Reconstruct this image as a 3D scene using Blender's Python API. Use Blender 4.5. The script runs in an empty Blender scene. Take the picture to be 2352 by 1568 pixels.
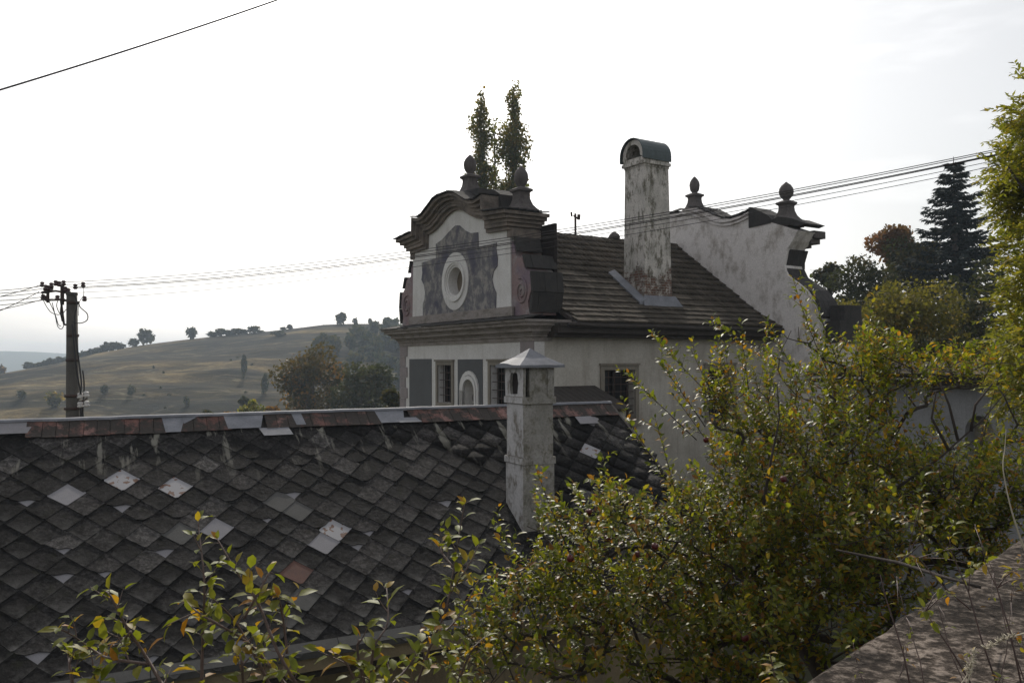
import bpy, bmesh, math, random
import numpy as np
from mathutils import Vector, Matrix

random.seed(7)
rng = np.random.default_rng(11)
S = bpy.context.scene
COL = S.collection
R = math.radians
PI = math.pi

# ------------------------------------------------------------------ camera
FOC, PITCH, ROLL = 1907.0, 0.0247, 0.0046
cam_d = bpy.data.cameras.new("camera")
cam = bpy.data.objects.new("camera", cam_d)
COL.objects.link(cam)
cam_d.sensor_width = 36.0
cam_d.lens = 36.0 * FOC / 2352.0
cam_d.clip_start = 0.05
cam_d.clip_end = 6000
cam.matrix_world = Matrix.Rotation(PI / 2 + PITCH, 4, 'X') @ Matrix.Rotation(-ROLL, 4, 'Z')
S.camera = cam
S.render.resolution_x, S.render.resolution_y = 1024, 682

# ------------------------------------------------------------------ world, sun, exposure
SUN_EL, SUN_AZ = 36.0, -9.0          # azimuth from +Y, negative = to the left
world = bpy.data.worlds.new("World")
S.world = world
world.use_nodes = True
wn, wl = world.node_tree.nodes, world.node_tree.links
for n_ in list(wn): wn.remove(n_)
w_out = wn.new("ShaderNodeOutputWorld")
w_bg = wn.new("ShaderNodeBackground")
w_sky = wn.new("ShaderNodeTexSky")
w_sky.sky_type = 'NISHITA'
w_sky.sun_disc = False
w_sky.sun_elevation = R(SUN_EL)
w_sky.sun_rotation = R(SUN_AZ % 360)
w_sky.air_density = 1.2
w_sky.dust_density = 3.0
w_sky.ozone_density = 1.0
w_hsv = wn.new("ShaderNodeHueSaturation")
w_hsv.inputs['Saturation'].default_value = 0.25
wl.new(w_sky.outputs[0], w_hsv.inputs['Color'])
# thin streaks of cirrus
w_tc = wn.new("ShaderNodeTexCoord")
w_map = wn.new("ShaderNodeMapping")
w_map.inputs['Rotation'].default_value = (0.0, R(-24), R(8))
w_map.inputs['Scale'].default_value = (1.3, 3.0, 9.0)
w_no = wn.new("ShaderNodeTexNoise")
w_no.inputs['Scale'].default_value = 1.6
w_no.inputs['Detail'].default_value = 6
w_no.inputs['Roughness'].default_value = 0.62
w_cr = wn.new("ShaderNodeValToRGB")
w_cr.color_ramp.elements[0].position = 0.52
w_cr.color_ramp.elements[0].color = (1, 1, 1, 1)
w_cr.color_ramp.elements[1].position = 0.78
w_cr.color_ramp.elements[1].color = (1.35, 1.33, 1.31, 1)
w_mul = wn.new("ShaderNodeMixRGB")
w_mul.blend_type = 'MULTIPLY'
w_mul.inputs[0].default_value = 1.0
wl.new(w_tc.outputs['Generated'], w_map.inputs[0])
wl.new(w_map.outputs[0], w_no.inputs['Vector'])
wl.new(w_no.outputs[0], w_cr.inputs[0])
wl.new(w_hsv.outputs[0], w_mul.inputs[1])
wl.new(w_cr.outputs[0], w_mul.inputs[2])
w_veil = wn.new("ShaderNodeMixRGB")          # thin even high haze
w_veil.blend_type = 'ADD'
w_veil.inputs[0].default_value = 1.0
w_veil.inputs[2].default_value = (2.0, 2.0, 2.0, 1)
wl.new(w_mul.outputs[0], w_veil.inputs[1])
wl.new(w_veil.outputs[0], w_bg.inputs[0])
w_bg.inputs[1].default_value = 0.12
wl.new(w_bg.outputs[0], w_out.inputs[0])

sun_d = bpy.data.lights.new("sun", 'SUN')
sun_d.energy = 3.2
sun_d.angle = R(0.6)
sun_d.color = (1.0, 0.93, 0.82)
sun = bpy.data.objects.new("sun", sun_d)
COL.objects.link(sun)
sdir = Vector((math.sin(R(SUN_AZ)) * math.cos(R(SUN_EL)), math.cos(R(SUN_AZ)) * math.cos(R(SUN_EL)), math.sin(R(SUN_EL))))
sun.rotation_euler = (-sdir).to_track_quat('-Z', 'Y').to_euler()
sun.location = sdir * 60

S.view_settings.view_transform = 'Standard'
S.view_settings.look = 'None'
S.view_settings.exposure = -0.3
S.view_settings.gamma = 1.0
S.view_settings.use_curve_mapping = False
S.cycles.max_bounces = 6
S.cycles.diffuse_bounces = 3
S.cycles.glossy_bounces = 2
S.cycles.transmission_bounces = 4
S.cycles.transparent_max_bounces = 4
S.cycles.volume_bounces = 1
S.cycles.volume_step_rate = 4.0
S.cycles.sample_clamp_indirect = 4.0
S.cycles.use_adaptive_sampling = True
S.cycles.use_denoising = True

# ------------------------------------------------------------------ materials
def new_mat(name):
    m = bpy.data.materials.new(name)
    m.use_nodes = True
    nt = m.node_tree
    for n in list(nt.nodes): nt.nodes.remove(n)
    out = nt.nodes.new("ShaderNodeOutputMaterial")
    b = nt.nodes.new("ShaderNodeBsdfPrincipled")
    nt.links.new(b.outputs[0], out.inputs[0])
    return m, nt, b, out

def N(nt, t, **kw):
    n = nt.nodes.new(t)
    for k, v in kw.items():
        if k in n.inputs: n.inputs[k].default_value = v
        else: setattr(n, k, v)
    return n

def pos(nt, scale=(1, 1, 1), rot=(0, 0, 0)):
    g = N(nt, "ShaderNodeNewGeometry")
    mp = N(nt, "ShaderNodeMapping")
    mp.inputs['Scale'].default_value = scale
    mp.inputs['Rotation'].default_value = rot
    nt.links.new(g.outputs['Position'], mp.inputs[0])
    return mp.outputs[0]

def noise(nt, vec, scale, detail=5, rough=0.6):
    n = N(nt, "ShaderNodeTexNoise", Scale=scale, Detail=detail, Roughness=rough)
    nt.links.new(vec, n.inputs['Vector'])
    return n.outputs[0]

def ramp(nt, fac, stops):
    r = N(nt, "ShaderNodeValToRGB")
    e = r.color_ramp.elements
    while len(e) < len(stops): e.new(0.5)
    for i, (p, c) in enumerate(stops):
        e[i].position = p
        e[i].color = (c if len(c) == 4 else tuple(c) + (1,)) if isinstance(c, tuple) else (c, c, c, 1)
    nt.links.new(fac, r.inputs[0])
    return r.outputs[0]

def mix(nt, fac, a, b, mode='MIX'):
    m = N(nt, "ShaderNodeMixRGB")
    m.blend_type = mode
    for i, v in ((0, fac), (1, a), (2, b)):
        if isinstance(v, (int, float)): m.inputs[i].default_value = v if i == 0 else (v, v, v, 1)
        elif isinstance(v, tuple): m.inputs[i].default_value = v + (1,)
        else: nt.links.new(v, m.inputs[i])
    return m.outputs[0]

def bump(nt, b, h, strength=0.5, dist=0.02):
    bp = N(nt, "ShaderNodeBump", Strength=strength, Distance=dist)
    nt.links.new(h, bp.inputs['Height'])
    nt.links.new(bp.outputs[0], b.inputs['Normal'])

def plaster(name, base, dirt, amount=0.5, scale=1.0, rough=0.9, streak=True, bstr=0.5, lo=0.42, hi=0.72):
    m, nt, b, o = new_mat(name)
    v = pos(nt)
    n1 = noise(nt, v, 1.3 * scale, 7, 0.65)
    f = ramp(nt, n1, [(lo, 0.0), (hi, 1.0)])
    if streak:
        vs = pos(nt, (5, 5, 0.6))
        n2 = noise(nt, vs, 1.1 * scale, 5, 0.6)
        f2 = ramp(nt, n2, [(0.5, 0.0), (0.75, 0.8)])
        f = mix(nt, 1.0, f, f2, 'ADD')
    f = mix(nt, 1.0, f, amount, 'MULTIPLY')
    c = mix(nt, f, base, dirt)
    n3 = noise(nt, v, 24 * scale, 4, 0.7)
    c = mix(nt, 0.35, c, ramp(nt, n3, [(0.3, 0.55), (0.7, 1.35)]), 'MULTIPLY')
    nt.links.new(c, b.inputs['Base Color'])
    b.inputs['Roughness'].default_value = rough
    bump(nt, b, n3, bstr, 0.02)
    return m

def patched(name, base, patch, lo, hi, scale, stretch=(1, 1, 1), extra=None, bstr=0.6):
    """two colours split by worn, ragged patches"""
    m, nt, b, o = new_mat(name)
    v = pos(nt, stretch)
    n1 = noise(nt, v, scale, 9, 0.72)
    f = ramp(nt, n1, [(lo, 0.0), (hi, 1.0)])
    c = mix(nt, f, base, patch)
    if extra:
        n4 = noise(nt, pos(nt), scale * 0.45, 4, 0.5)
        c = mix(nt, ramp(nt, n4, [(0.5, 0.0), (0.66, 1.0)]), c, extra)
    n3 = noise(nt, pos(nt), 22, 5, 0.7)
    c = mix(nt, 0.4, c, ramp(nt, n3, [(0.3, 0.5), (0.7, 1.4)]), 'MULTIPLY')
    nt.links.new(c, b.inputs['Base Color'])
    b.inputs['Roughness'].default_value = 0.92
    h = mix(nt, 0.5, n3, f)
    bump(nt, b, h, bstr, 0.02)
    return m

MAT = {}
MAT['white'] = plaster('white_plaster', (0.68, 0.66, 0.645), (0.48, 0.45, 0.42), 0.5)
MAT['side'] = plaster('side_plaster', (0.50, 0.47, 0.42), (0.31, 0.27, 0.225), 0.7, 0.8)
MAT['gable_white'] = patched('weathered_gable_plaster', (0.68, 0.64, 0.625), (0.36, 0.32, 0.29), 0.48, 0.66, 1.9, (1, 1, .7), bstr=1.0)
MAT['grey'] = plaster('grey_roughcast', (0.11, 0.113, 0.118), (0.08, 0.08, 0.08), 0.4, 2.0, streak=False, bstr=1.0)
MAT['grey_worn'] = patched('worn_grey_render', (0.135, 0.13, 0.145), (0.30, 0.28, 0.26), 0.46, 0.58, 3.0, (1, 1, .8), (0.088, 0.084, 0.115))
MAT['pink'] = patched('faded_pink_render', (0.25, 0.175, 0.175), (0.30, 0.265, 0.26), 0.50, 0.60, 2.4, (1, 1, 1), (0.19, 0.145, 0.18))
MAT['quoin'] = plaster('pinkish_quoin', (0.29, 0.25, 0.25), (0.20, 0.18, 0.18), 0.5, 1.5)
MAT['cornice'] = patched('weathered_cornice', (0.29, 0.255, 0.235), (0.18, 0.155, 0.135), 0.47, 0.63, 2.2, (1, 1, 2.5))
MAT['hood'] = patched('stained_brick_cornice', (0.20, 0.165, 0.14), (0.10, 0.085, 0.075), 0.44, 0.60, 2.6, (1, 1, 2.0), (0.27, 0.22, 0.19))
MAT['finial'] = plaster('dark_stone', (0.12, 0.105, 0.10), (0.06, 0.05, 0.05), 0.7, 3.0)
MAT['frame'] = plaster('sandstone_frame', (0.25, 0.22, 0.18), (0.15, 0.14, 0.12), 0.6, 3.0)
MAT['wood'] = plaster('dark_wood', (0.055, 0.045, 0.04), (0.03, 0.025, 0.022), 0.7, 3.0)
MAT['darktile'] = plaster('black_tile', (0.045, 0.04, 0.038), (0.02, 0.02, 0.02), 0.7, 3.0)
MAT['iron'] = plaster('rusty_iron', (0.05, 0.035, 0.03), (0.09, 0.04, 0.025), 0.7, 6.0, 0.7)
MAT['yellow_wall'] = plaster('ochre_plaster', (0.30, 0.24, 0.15), (0.17, 0.14, 0.10), 0.7, 1.5)
MAT['concrete'] = plaster('pole_concrete', (0.10, 0.09, 0.078), (0.055, 0.05, 0.045), 0.7, 2.0)
MAT['bark'] = plaster('bark', (0.09, 0.07, 0.06), (0.045, 0.035, 0.03), 0.8, 8.0, bstr=1.0)
MAT['twig'] = plaster('reddish_twig', (0.16, 0.105, 0.09), (0.07, 0.05, 0.045), 0.7, 20.0, 0.5)
MAT['greywall'] = plaster('outbuilding_plaster', (0.30, 0.30, 0.31), (0.19, 0.19, 0.19), 0.5, 1.0)

def simple(name, col, rough=0.6, metal=0.0, spec=0.5):
    m, nt, b, o = new_mat(name)
    n3 = noise(nt, pos(nt), 9, 4, 0.6)
    c = mix(nt, 0.5, col, ramp(nt, n3, [(0.3, 0.6), (0.7, 1.3)]), 'MULTIPLY')
    nt.links.new(c, b.inputs['Base Color'])
    b.inputs['Roughness'].default_value = rough
    b.inputs['Metallic'].default_value = metal
    b.inputs['Specular IOR Level'].default_value = spec
    return m
MAT['glass'] = simple('dark_pane', (0.02, 0.02, 0.022), 0.25)
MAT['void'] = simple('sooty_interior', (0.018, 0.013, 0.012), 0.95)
MAT['ovalpane'] = simple('brown_board_pane', (0.17, 0.135, 0.10), 0.6)
MAT['greenmetal'] = simple('green_sheet_metal', (0.06, 0.078, 0.08), 0.45, 0.3)
MAT['cable'] = simple('black_cable', (0.03, 0.028, 0.03), 0.6)
MAT['wire'] = simple('aluminium_wire', (0.06, 0.057, 0.06), 0.95, 0.0, 0.05)
MAT['ceramic'] = simple('brown_ceramic', (0.07, 0.035, 0.035), 0.2)
MAT['ceramic_white'] = simple('white_ceramic', (0.60, 0.57, 0.55), 0.15)
MAT['apple'] = simple('red_apple', (0.085, 0.006, 0.010), 0.45)
MAT['drygrass'] = simple('dry_grass', (0.45, 0.40, 0.30), 0.7)

def zinc_mat():
    m, nt, b, o = new_mat('weathered_zinc')
    n1 = noise(nt, pos(nt), 3.0, 6, 0.6)
    c = ramp(nt, n1, [(0.3, (0.15, 0.155, 0.175)), (0.6, (0.22, 0.225, 0.25)), (0.75, (0.29, 0.29, 0.31))])
    c = mix(nt, 0.4, c, ramp(nt, noise(nt, pos(nt), 30, 3, 0.6), [(0.3, 0.7), (0.7, 1.25)]), 'MULTIPLY')
    nt.links.new(c, b.inputs['Base Color'])
    b.inputs['Roughness'].default_value = 0.65
    b.inputs['Metallic'].default_value = 0.0
    b.inputs['Specular IOR Level'].default_value = 0.25
    bump(nt, b, n1, 0.3, 0.03)
    return m
MAT['zinc'] = zinc_mat()

def rusty_white():
    m, nt, b, o = new_mat('rust_spotted_sheet')
    n1 = noise(nt, pos(nt, (1, 1, 1)), 9.0, 4, 0.5)
    c = ramp(nt, n1, [(0.58, (0.28, 0.275, 0.29)), (0.60, (0.13, 0.06, 0.035))])
    nt.links.new(c, b.inputs['Base Color'])
    b.inputs['Roughness'].default_value = 0.6
    return m
MAT['rustwhite'] = rusty_white()
MAT['palesheet'] = plaster('pale_sheet', (0.26, 0.25, 0.265), (0.20, 0.195, 0.20), 0.5, 4.0, streak=False)
MAT['greysheet'] = plaster('grey_sheet', (0.085, 0.083, 0.08), (0.06, 0.058, 0.055), 0.6, 4.0)
MAT['brownsheet'] = plaster('brown_sheet', (0.13, 0.065, 0.05), (0.08, 0.05, 0.045), 0.6, 4.0)

def objrand(nt):
    """0..1 value: the object's own random number plus the 'rnd' attribute of the piece"""
    oi = N(nt, "ShaderNodeObjectInfo")
    at = N(nt, "ShaderNodeAttribute", attribute_name='rnd')
    ad = N(nt, "ShaderNodeMath", operation='ADD')
    nt.links.new(oi.outputs['Random'], ad.inputs[0])
    nt.links.new(at.outputs['Fac'], ad.inputs[1])
    fr = N(nt, "ShaderNodeMath", operation='FRACT')
    nt.links.new(ad.outputs[0], fr.inputs[0])
    return fr.outputs[0]

# foreground roof axes, used by its tile material too
FPHI, FTH = R(62.9), R(33.9)
FU = Vector((math.sin(FPHI), math.cos(FPHI), 0))
FN_ = Vector((-math.cos(FPHI), math.sin(FPHI), 0))
FD = -FN_ * math.cos(FTH) + Vector((0, 0, -math.sin(FTH)))
FNORM = FD.cross(FU).normalized()
if FNORM.z < 0: FNORM = -FNORM
FP0 = Vector((-8.255, 13.404, -0.95))

def tile_mat():
    m, nt, b, o = new_mat('mossy_fibre_cement')
    g = N(nt, "ShaderNodeNewGeometry")
    # slope coordinates (along the ridge, down the slope)
    def dot(v):
        sb = N(nt, "ShaderNodeVectorMath", operation='SUBTRACT')
        nt.links.new(g.outputs['Position'], sb.inputs[0]); sb.inputs[1].default_value = FP0
        d = N(nt, "ShaderNodeVectorMath", operation='DOT_PRODUCT')
        nt.links.new(sb.outputs[0], d.inputs[0]); d.inputs[1].default_value = v
        return d.outputs['Value']
    s_, q_ = dot(FU), dot(FD)
    cb = N(nt, "ShaderNodeCombineXYZ")
    nt.links.new(s_, cb.inputs[0]); nt.links.new(q_, cb.inputs[1])
    mp = N(nt, "ShaderNodeMapping"); mp.inputs['Scale'].default_value = (2.8, 0.5, 1)
    nt.links.new(cb.outputs[0], mp.inputs[0])
    st = noise(nt, mp.outputs[0], 1.3, 5, 0.6)
    r = objrand(nt)
    base = ramp(nt, r, [(0.0, (0.008, 0.0075, 0.0075)), (0.35, (0.013, 0.012, 0.012)), (0.65, (0.020, 0.0185, 0.018)), (0.88, (0.034, 0.031, 0.030)), (1.0, (0.060, 0.056, 0.054))])
    n1 = noise(nt, pos(nt), 2.2, 6, 0.62)
    c = mix(nt, 0.8, base, ramp(nt, n1, [(0.3, 0.55), (0.7, 1.7)]), 'MULTIPLY')
    n2 = noise(nt, pos(nt), 16, 7, 0.75)
    c = mix(nt, 0.9, c, ramp(nt, n2, [(0.34, 0.25), (0.5, 0.95), (0.66, 2.6)]), 'MULTIPLY')
    # moss
    n4 = noise(nt, pos(nt), 5.5, 6, 0.7)
    c = mix(nt, ramp(nt, n4, [(0.56, 0.0), (0.70, 0.7)]), c, (0.018, 0.018, 0.010))
    # weathered pale tips, stronger on the lower rows
    at = N(nt, "ShaderNodeAttribute", attribute_name='tip')
    low = N(nt, "ShaderNodeMapRange"); low.inputs[1].default_value = 1.5; low.inputs[2].default_value = 5.0
    low.inputs[3].default_value = 0.15; low.inputs[4].default_value = 1.0
    nt.links.new(q_, low.inputs[0])
    tipf = mix(nt, 1.0, at.outputs['Fac'], low.outputs[0], 'MULTIPLY')
    tipf = mix(nt, 1.0, tipf, ramp(nt, noise(nt, pos(nt), 3.7, 4, 0.6), [(0.42, 0.0), (0.62, 1.0)]), 'MULTIPLY')
    c = mix(nt, tipf, c, (0.13, 0.125, 0.12))
    # lime washed streaks under the metal patches of the ridge
    near = N(nt, "ShaderNodeMapRange"); near.inputs[1].default_value = 0.5; near.inputs[2].default_value = 1.9
    near.inputs[3].default_value = 1.0; near.inputs[4].default_value = 0.0
    nt.links.new(q_, near.inputs[0])
    sf = mix(nt, 1.0, ramp(nt, st, [(0.565, 0.0), (0.62, 1.0)]), near.outputs[0], 'MULTIPLY')
    c = mix(nt, sf, c, (0.22, 0.21, 0.18))
    nt.links.new(c, b.inputs['Base Color'])
    b.inputs['Roughness'].default_value = 0.85
    b.inputs['Specular IOR Level'].default_value = 0.12
    bump(nt, b, n2, 1.0, 0.015)
    return m
MAT['ftile'] = tile_mat()

def clay_mat():
    m, nt, b, o = new_mat('clay_ridge_course')
    r = objrand(nt)
    base = ramp(nt, r, [(0.0, (0.11, 0.05, 0.04)), (0.5, (0.18, 0.085, 0.07)), (1.0, (0.27, 0.15, 0.13))])
    n1 = noise(nt, pos(nt, (1, 1, 1)), 3.4, 7, 0.7)
    c = mix(nt, ramp(nt, n1, [(0.38, 0.0), (0.50, 0.95)]), base, (0.028, 0.025, 0.021))
    n2 = noise(nt, pos(nt), 20, 5, 0.7)
    c = mix(nt, 0.6, c, ramp(nt, n2, [(0.3, 0.45), (0.7, 1.5)]), 'MULTIPLY')
    nt.links.new(c, b.inputs['Base Color'])
    b.inputs['Roughness'].default_value = 0.9
    bump(nt, b, n2, 0.7, 0.012)
    return m
MAT['clay'] = clay_mat()

def shingle_mat():
    m, nt, b, o = new_mat('old_shingle')
    r = objrand(nt)
    base = ramp(nt, r, [(0.0, (0.060, 0.051, 0.041)), (0.6, (0.074, 0.063, 0.051)), (1.0, (0.092, 0.078, 0.064))])
    n1 = noise(nt, pos(nt), 1.6, 6, 0.65)
    c = mix(nt, 0.8, base, ramp(nt, n1, [(0.3, 0.6), (0.7, 1.5)]), 'MULTIPLY')
    c = mix(nt, 0.6, c, ramp(nt, noise(nt, pos(nt), 14, 5, 0.7), [(0.3, 0.5), (0.7, 1.45)]), 'MULTIPLY')
    nt.links.new(c, b.inputs['Base Color'])
    b.inputs['Roughness'].default_value = 0.95
    b.inputs['Specular IOR Level'].default_value = 0.1
    bump(nt, b, n1, 0.5, 0.02)
    return m
MAT['shingle'] = shingle_mat()

def chimney_mat(name, z0, z1, pale=(0.60, 0.56, 0.52), grime=(0.15, 0.135, 0.10)):
    """peeling lime wash over grey-brown render over brick low down (z0..z1)"""
    m, nt, b, o = new_mat(name)
    v = pos(nt)
    vs = pos(nt, (1.4, 1.4, 0.55 if z0 > 0 else 1.0))
    n1 = noise(nt, vs, 4.2, 9, 0.76)
    c = mix(nt, ramp(nt, n1, [(0.49, 0.0), (0.60, 1.0)]), pale, grime)
    n5 = noise(nt, v, 1.4, 5, 0.6)
    c = mix(nt, ramp(nt, n5, [(0.45, 0.0), (0.7, 0.5)]), c, (0.16, 0.155, 0.13))
    g = N(nt, "ShaderNodeNewGeometry")
    sp = N(nt, "ShaderNodeSeparateXYZ"); nt.links.new(g.outputs['Position'], sp.inputs[0])
    # brick coordinates: length along the wall = x + y blend, height = z
    ax = N(nt, "ShaderNodeMath", operation='MULTIPLY_ADD')
    nt.links.new(sp.outputs[0], ax.inputs[0]); ax.inputs[1].default_value = 0.9; nt.links.new(sp.outputs[1], ax.inputs[2])
    cb = N(nt, "ShaderNodeCombineXYZ"); nt.links.new(ax.outputs[0], cb.inputs[0]); nt.links.new(sp.outputs[2], cb.inputs[1])
    br = N(nt, "ShaderNodeTexBrick")
    nt.links.new(cb.outputs[0], br.inputs['Vector'])
    br.inputs['Scale'].default_value = 1.0
    br.inputs['Color1'].default_value = (0.16, 0.075, 0.05, 1); br.inputs['Color2'].default_value = (0.10, 0.06, 0.045, 1)
    br.inputs['Mortar'].default_value = (0.22, 0.20, 0.17, 1)
    br.inputs['Mortar Size'].default_value = 0.012; br.inputs['Brick Width'].default_value = 0.30; br.inputs['Row Height'].default_value = 0.085
    mr = N(nt, "ShaderNodeMapRange"); mr.inputs[1].default_value = z0; mr.inputs[2].default_value = z1
    mr.inputs[3].default_value = 0.58; mr.inputs[4].default_value = -0.25
    nt.links.new(sp.outputs[2], mr.inputs[0])
    nb = noise(nt, v, 1.6, 9, 0.78)
    ad = N(nt, "ShaderNodeMath", operation='ADD'); nt.links.new(nb, ad.inputs[0]); nt.links.new(mr.outputs[0], ad.inputs[1])
    bf = ramp(nt, ad.outputs[0], [(0.78, 0.0), (0.82, 1.0)])
    bf = mix(nt, 1.0, bf, ramp(nt, noise(nt, v, 5.0, 6, 0.7), [(0.40, 0.15), (0.52, 1.0)]), 'MULTIPLY')
    c = mix(nt, bf, c, br.outputs[0])
    n3 = noise(nt, v, 22, 5, 0.7)
    c = mix(nt, 0.5, c, ramp(nt, n3, [(0.3, 0.5), (0.7, 1.4)]), 'MULTIPLY')
    nt.links.new(c, b.inputs['Base Color'])
    b.inputs['Roughness'].default_value = 0.93
    h = mix(nt, 0.5, n3, n1)
    h = mix(nt, 0.35, h, bf, 'SUBTRACT')
    bump(nt, b, h, 0.9, 0.03)
    return m
MAT['chimney'] = chimney_mat('peeling_chimney', 1.9, 4.6)
MAT['chimney_low'] = chimney_mat('mottled_chimney', -30.0, -20.0, (0.36, 0.34, 0.32), (0.17, 0.155, 0.12))

MAT['palecoat'] = patched('flaking_pale_coat', (0.52, 0.50, 0.50), (0.24, 0.215, 0.185), 0.50, 0.60, 4.5, (1, 1, .55), bstr=1.0)  # paler, patchy colour for the left face of the low chimney

def slab_mat():
    m, nt, b, o = new_mat('lichened_concrete')
    v = pos(nt)
    n1 = noise(nt, v, 17, 6, 0.7)
    c = ramp(nt, n1, [(0.40, (0.024, 0.018, 0.014)), (0.48, (0.048, 0.037, 0.030)), (0.53, (0.095, 0.076, 0.062)), (0.60, (0.23, 0.19, 0.16))])
    n2 = noise(nt, v, 1.6, 4, 0.6)
    c = mix(nt, 0.8, c, ramp(nt, n2, [(0.35, 0.35), (0.65, 1.4)]), 'MULTIPLY')
    nt.links.new(c, b.inputs['Base Color'])
    b.inputs['Roughness'].default_value = 0.95
    b.inputs['Specular IOR Level'].default_value = 0.15
    bump(nt, b, n1, 1.0, 0.04)
    return m
MAT['slab'] = slab_mat()

def leaf_mat(name, stops, rough=0.42, trans=0.45, spec=0.5, tint=1.35):
    m, nt, b, o = new_mat(name)
    r = objrand(nt)
    c = ramp(nt, r, stops)
    c = mix(nt, 0.35, c, ramp(nt, noise(nt, pos(nt), 40, 2, 0.5), [(0.3, 0.6), (0.7, 1.35)]), 'MULTIPLY')
    nt.links.new(c, b.inputs['Base Color'])
    b.inputs['Roughness'].default_value = rough
    b.inputs['Specular IOR Level'].default_value = spec
    t = N(nt, "ShaderNodeBsdfTranslucent")
    ct = mix(nt, 1.0, c, (tint, tint * 1.0, 0.55), 'MULTIPLY')
    nt.links.new(ct, t.inputs[0])
    ms = N(nt, "ShaderNodeMixShader"); ms.inputs[0].default_value = trans
    nt.links.new(b.outputs[0], ms.inputs[1]); nt.links.new(t.outputs[0], ms.inputs[2])
    nt.links.new(ms.outputs[0], o.inputs[0])
    return m
G1, G2, G3 = (0.062, 0.085, 0.014), (0.14, 0.165, 0.020), (0.23, 0.235, 0.026)
YL, OR, BR = (0.34, 0.23, 0.03), (0.33, 0.15, 0.025), (0.14, 0.065, 0.025)
MAT['appleleaf'] = leaf_mat('apple_leaf', [(0.0, G1), (0.32, G2), (0.68, G3), (0.86, YL), (0.95, OR), (0.995, BR)], 0.40, 0.58, 0.45)
MAT['nearleaf'] = leaf_mat('young_leaf', [(0.0, G2), (0.55, (0.17, 0.18, 0.03)), (0.75, (0.24, 0.21, 0.035)), (0.88, YL), (0.97, OR)], 0.5, 0.5, 0.35)
MAT['poplarleaf'] = leaf_mat('poplar_leaf', [(0.0, (0.09, 0.105, 0.035)), (0.5, (0.14, 0.15, 0.045)), (0.85, (0.20, 0.165, 0.05)), (1.0, (0.24, 0.16, 0.05))], 0.6, 0.5)
MAT['fallenleaf'] = leaf_mat('fallen_leaf', [(0.0, (0.12, 0.06, 0.025)), (1.0, (0.22, 0.13, 0.05))], 0.7, 0.1, 0.2)
MAT['needle'] = leaf_mat('spruce_needles', [(0.0, (0.012, 0.022, 0.022)), (1.0, (0.025, 0.04, 0.036))], 0.7, 0.08, 0.2)
MAT['darkleaf'] = leaf_mat('dark_green_leaf', [(0.0, (0.030, 0.037, 0.015)), (0.6, (0.057, 0.062, 0.022)), (1.0, (0.105, 0.08, 0.027))], 0.65, 0.3, 0.3)
MAT['russetleaf'] = leaf_mat('russet_leaf', [(0.0, (0.08, 0.06, 0.028)), (0.5, (0.17, 0.09, 0.045)), (1.0, (0.27, 0.11, 0.07))], 0.65, 0.4, 0.3)
MAT['limeleaf'] = leaf_mat('yellow_green_leaf', [(0.0, (0.11, 0.13, 0.022)), (0.5, (0.19, 0.20, 0.03)), (0.85, (0.28, 0.26, 0.045)), (1.0, (0.30, 0.22, 0.05))], 0.5, 0.5, 0.4)
MAT['oliveleaf'] = leaf_mat('olive_leaf', [(0.0, (0.08, 0.08, 0.022)), (0.6, (0.145, 0.13, 0.033)), (1.0, (0.25, 0.165, 0.045))], 0.6, 0.5, 0.3)
MAT['amberleaf'] = leaf_mat('amber_leaf', [(0.0, (0.045, 0.045, 0.015)), (0.5, (0.11, 0.08, 0.02)), (1.0, (0.26, 0.13, 0.03))], 0.65, 0.35, 0.3)
MAT['orangeleaf'] = leaf_mat('orange_leaf', [(0.0, (0.16, 0.10, 0.025)), (1.0, (0.30, 0.15, 0.03))], 0.65, 0.35, 0.3)
MAT['hillleaf'] = leaf_mat('hillside_leaf', [(0.0, (0.03, 0.04, 0.018)), (0.6, (0.055, 0.062, 0.026)), (1.0, (0.10, 0.085, 0.03))], 0.8, 0.25, 0.2)

def hill_mat():
    m, nt, b, o = new_mat('dry_hill_grass')
    v = pos(nt, (0.25, 1, 1.6))
    n1 = noise(nt, v, 0.045, 7, 0.6)
    c = ramp(nt, n1, [(0.38, (0.014, 0.012, 0.004)), (0.46, (0.028, 0.022, 0.009)), (0.53, (0.052, 0.039, 0.016)), (0.58, (0.11, 0.08, 0.034)), (0.66, (0.16, 0.118, 0.054))])
    n6 = noise(nt, pos(nt, (0.22, 1, 1)), 0.03, 5, 0.55)
    trk = ramp(nt, n6, [(0.0, 0.0), (0.468, 0.0), (0.476, 0.8), (0.484, 0.0), (0.545, 0.0), (0.552, 0.55), (0.560, 0.0), (1.0, 0.0)])
    c = mix(nt, trk, c, (0.17, 0.145, 0.09))
    n2 = noise(nt, pos(nt, (0.4, 1, 1)), 0.16, 8, 0.8)
    c = mix(nt, 0.8, c, ramp(nt, n2, [(0.40, 0.28), (0.5, 0.85), (0.60, 1.9)]), 'MULTIPLY')
    nt.links.new(c, b.inputs['Base Color'])
    b.inputs['Roughness'].default_value = 1.0
    b.inputs['Specular IOR Level'].default_value = 0.1
    bump(nt, b, n2, 1.0, 1.2)
    return m
MAT['hill'] = hill_mat()
MAT['farhill'] = plaster('far_wooded_hill', (0.05, 0.06, 0.03), (0.03, 0.035, 0.02), 0.6, 0.02, streak=False)
MAT['ground'] = plaster('rough_grass_ground', (0.055, 0.06, 0.025), (0.08, 0.06, 0.04), 0.7, 1.0, streak=False)

# ------------------------------------------------------------------ mesh helpers
LOC = {}

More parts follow.
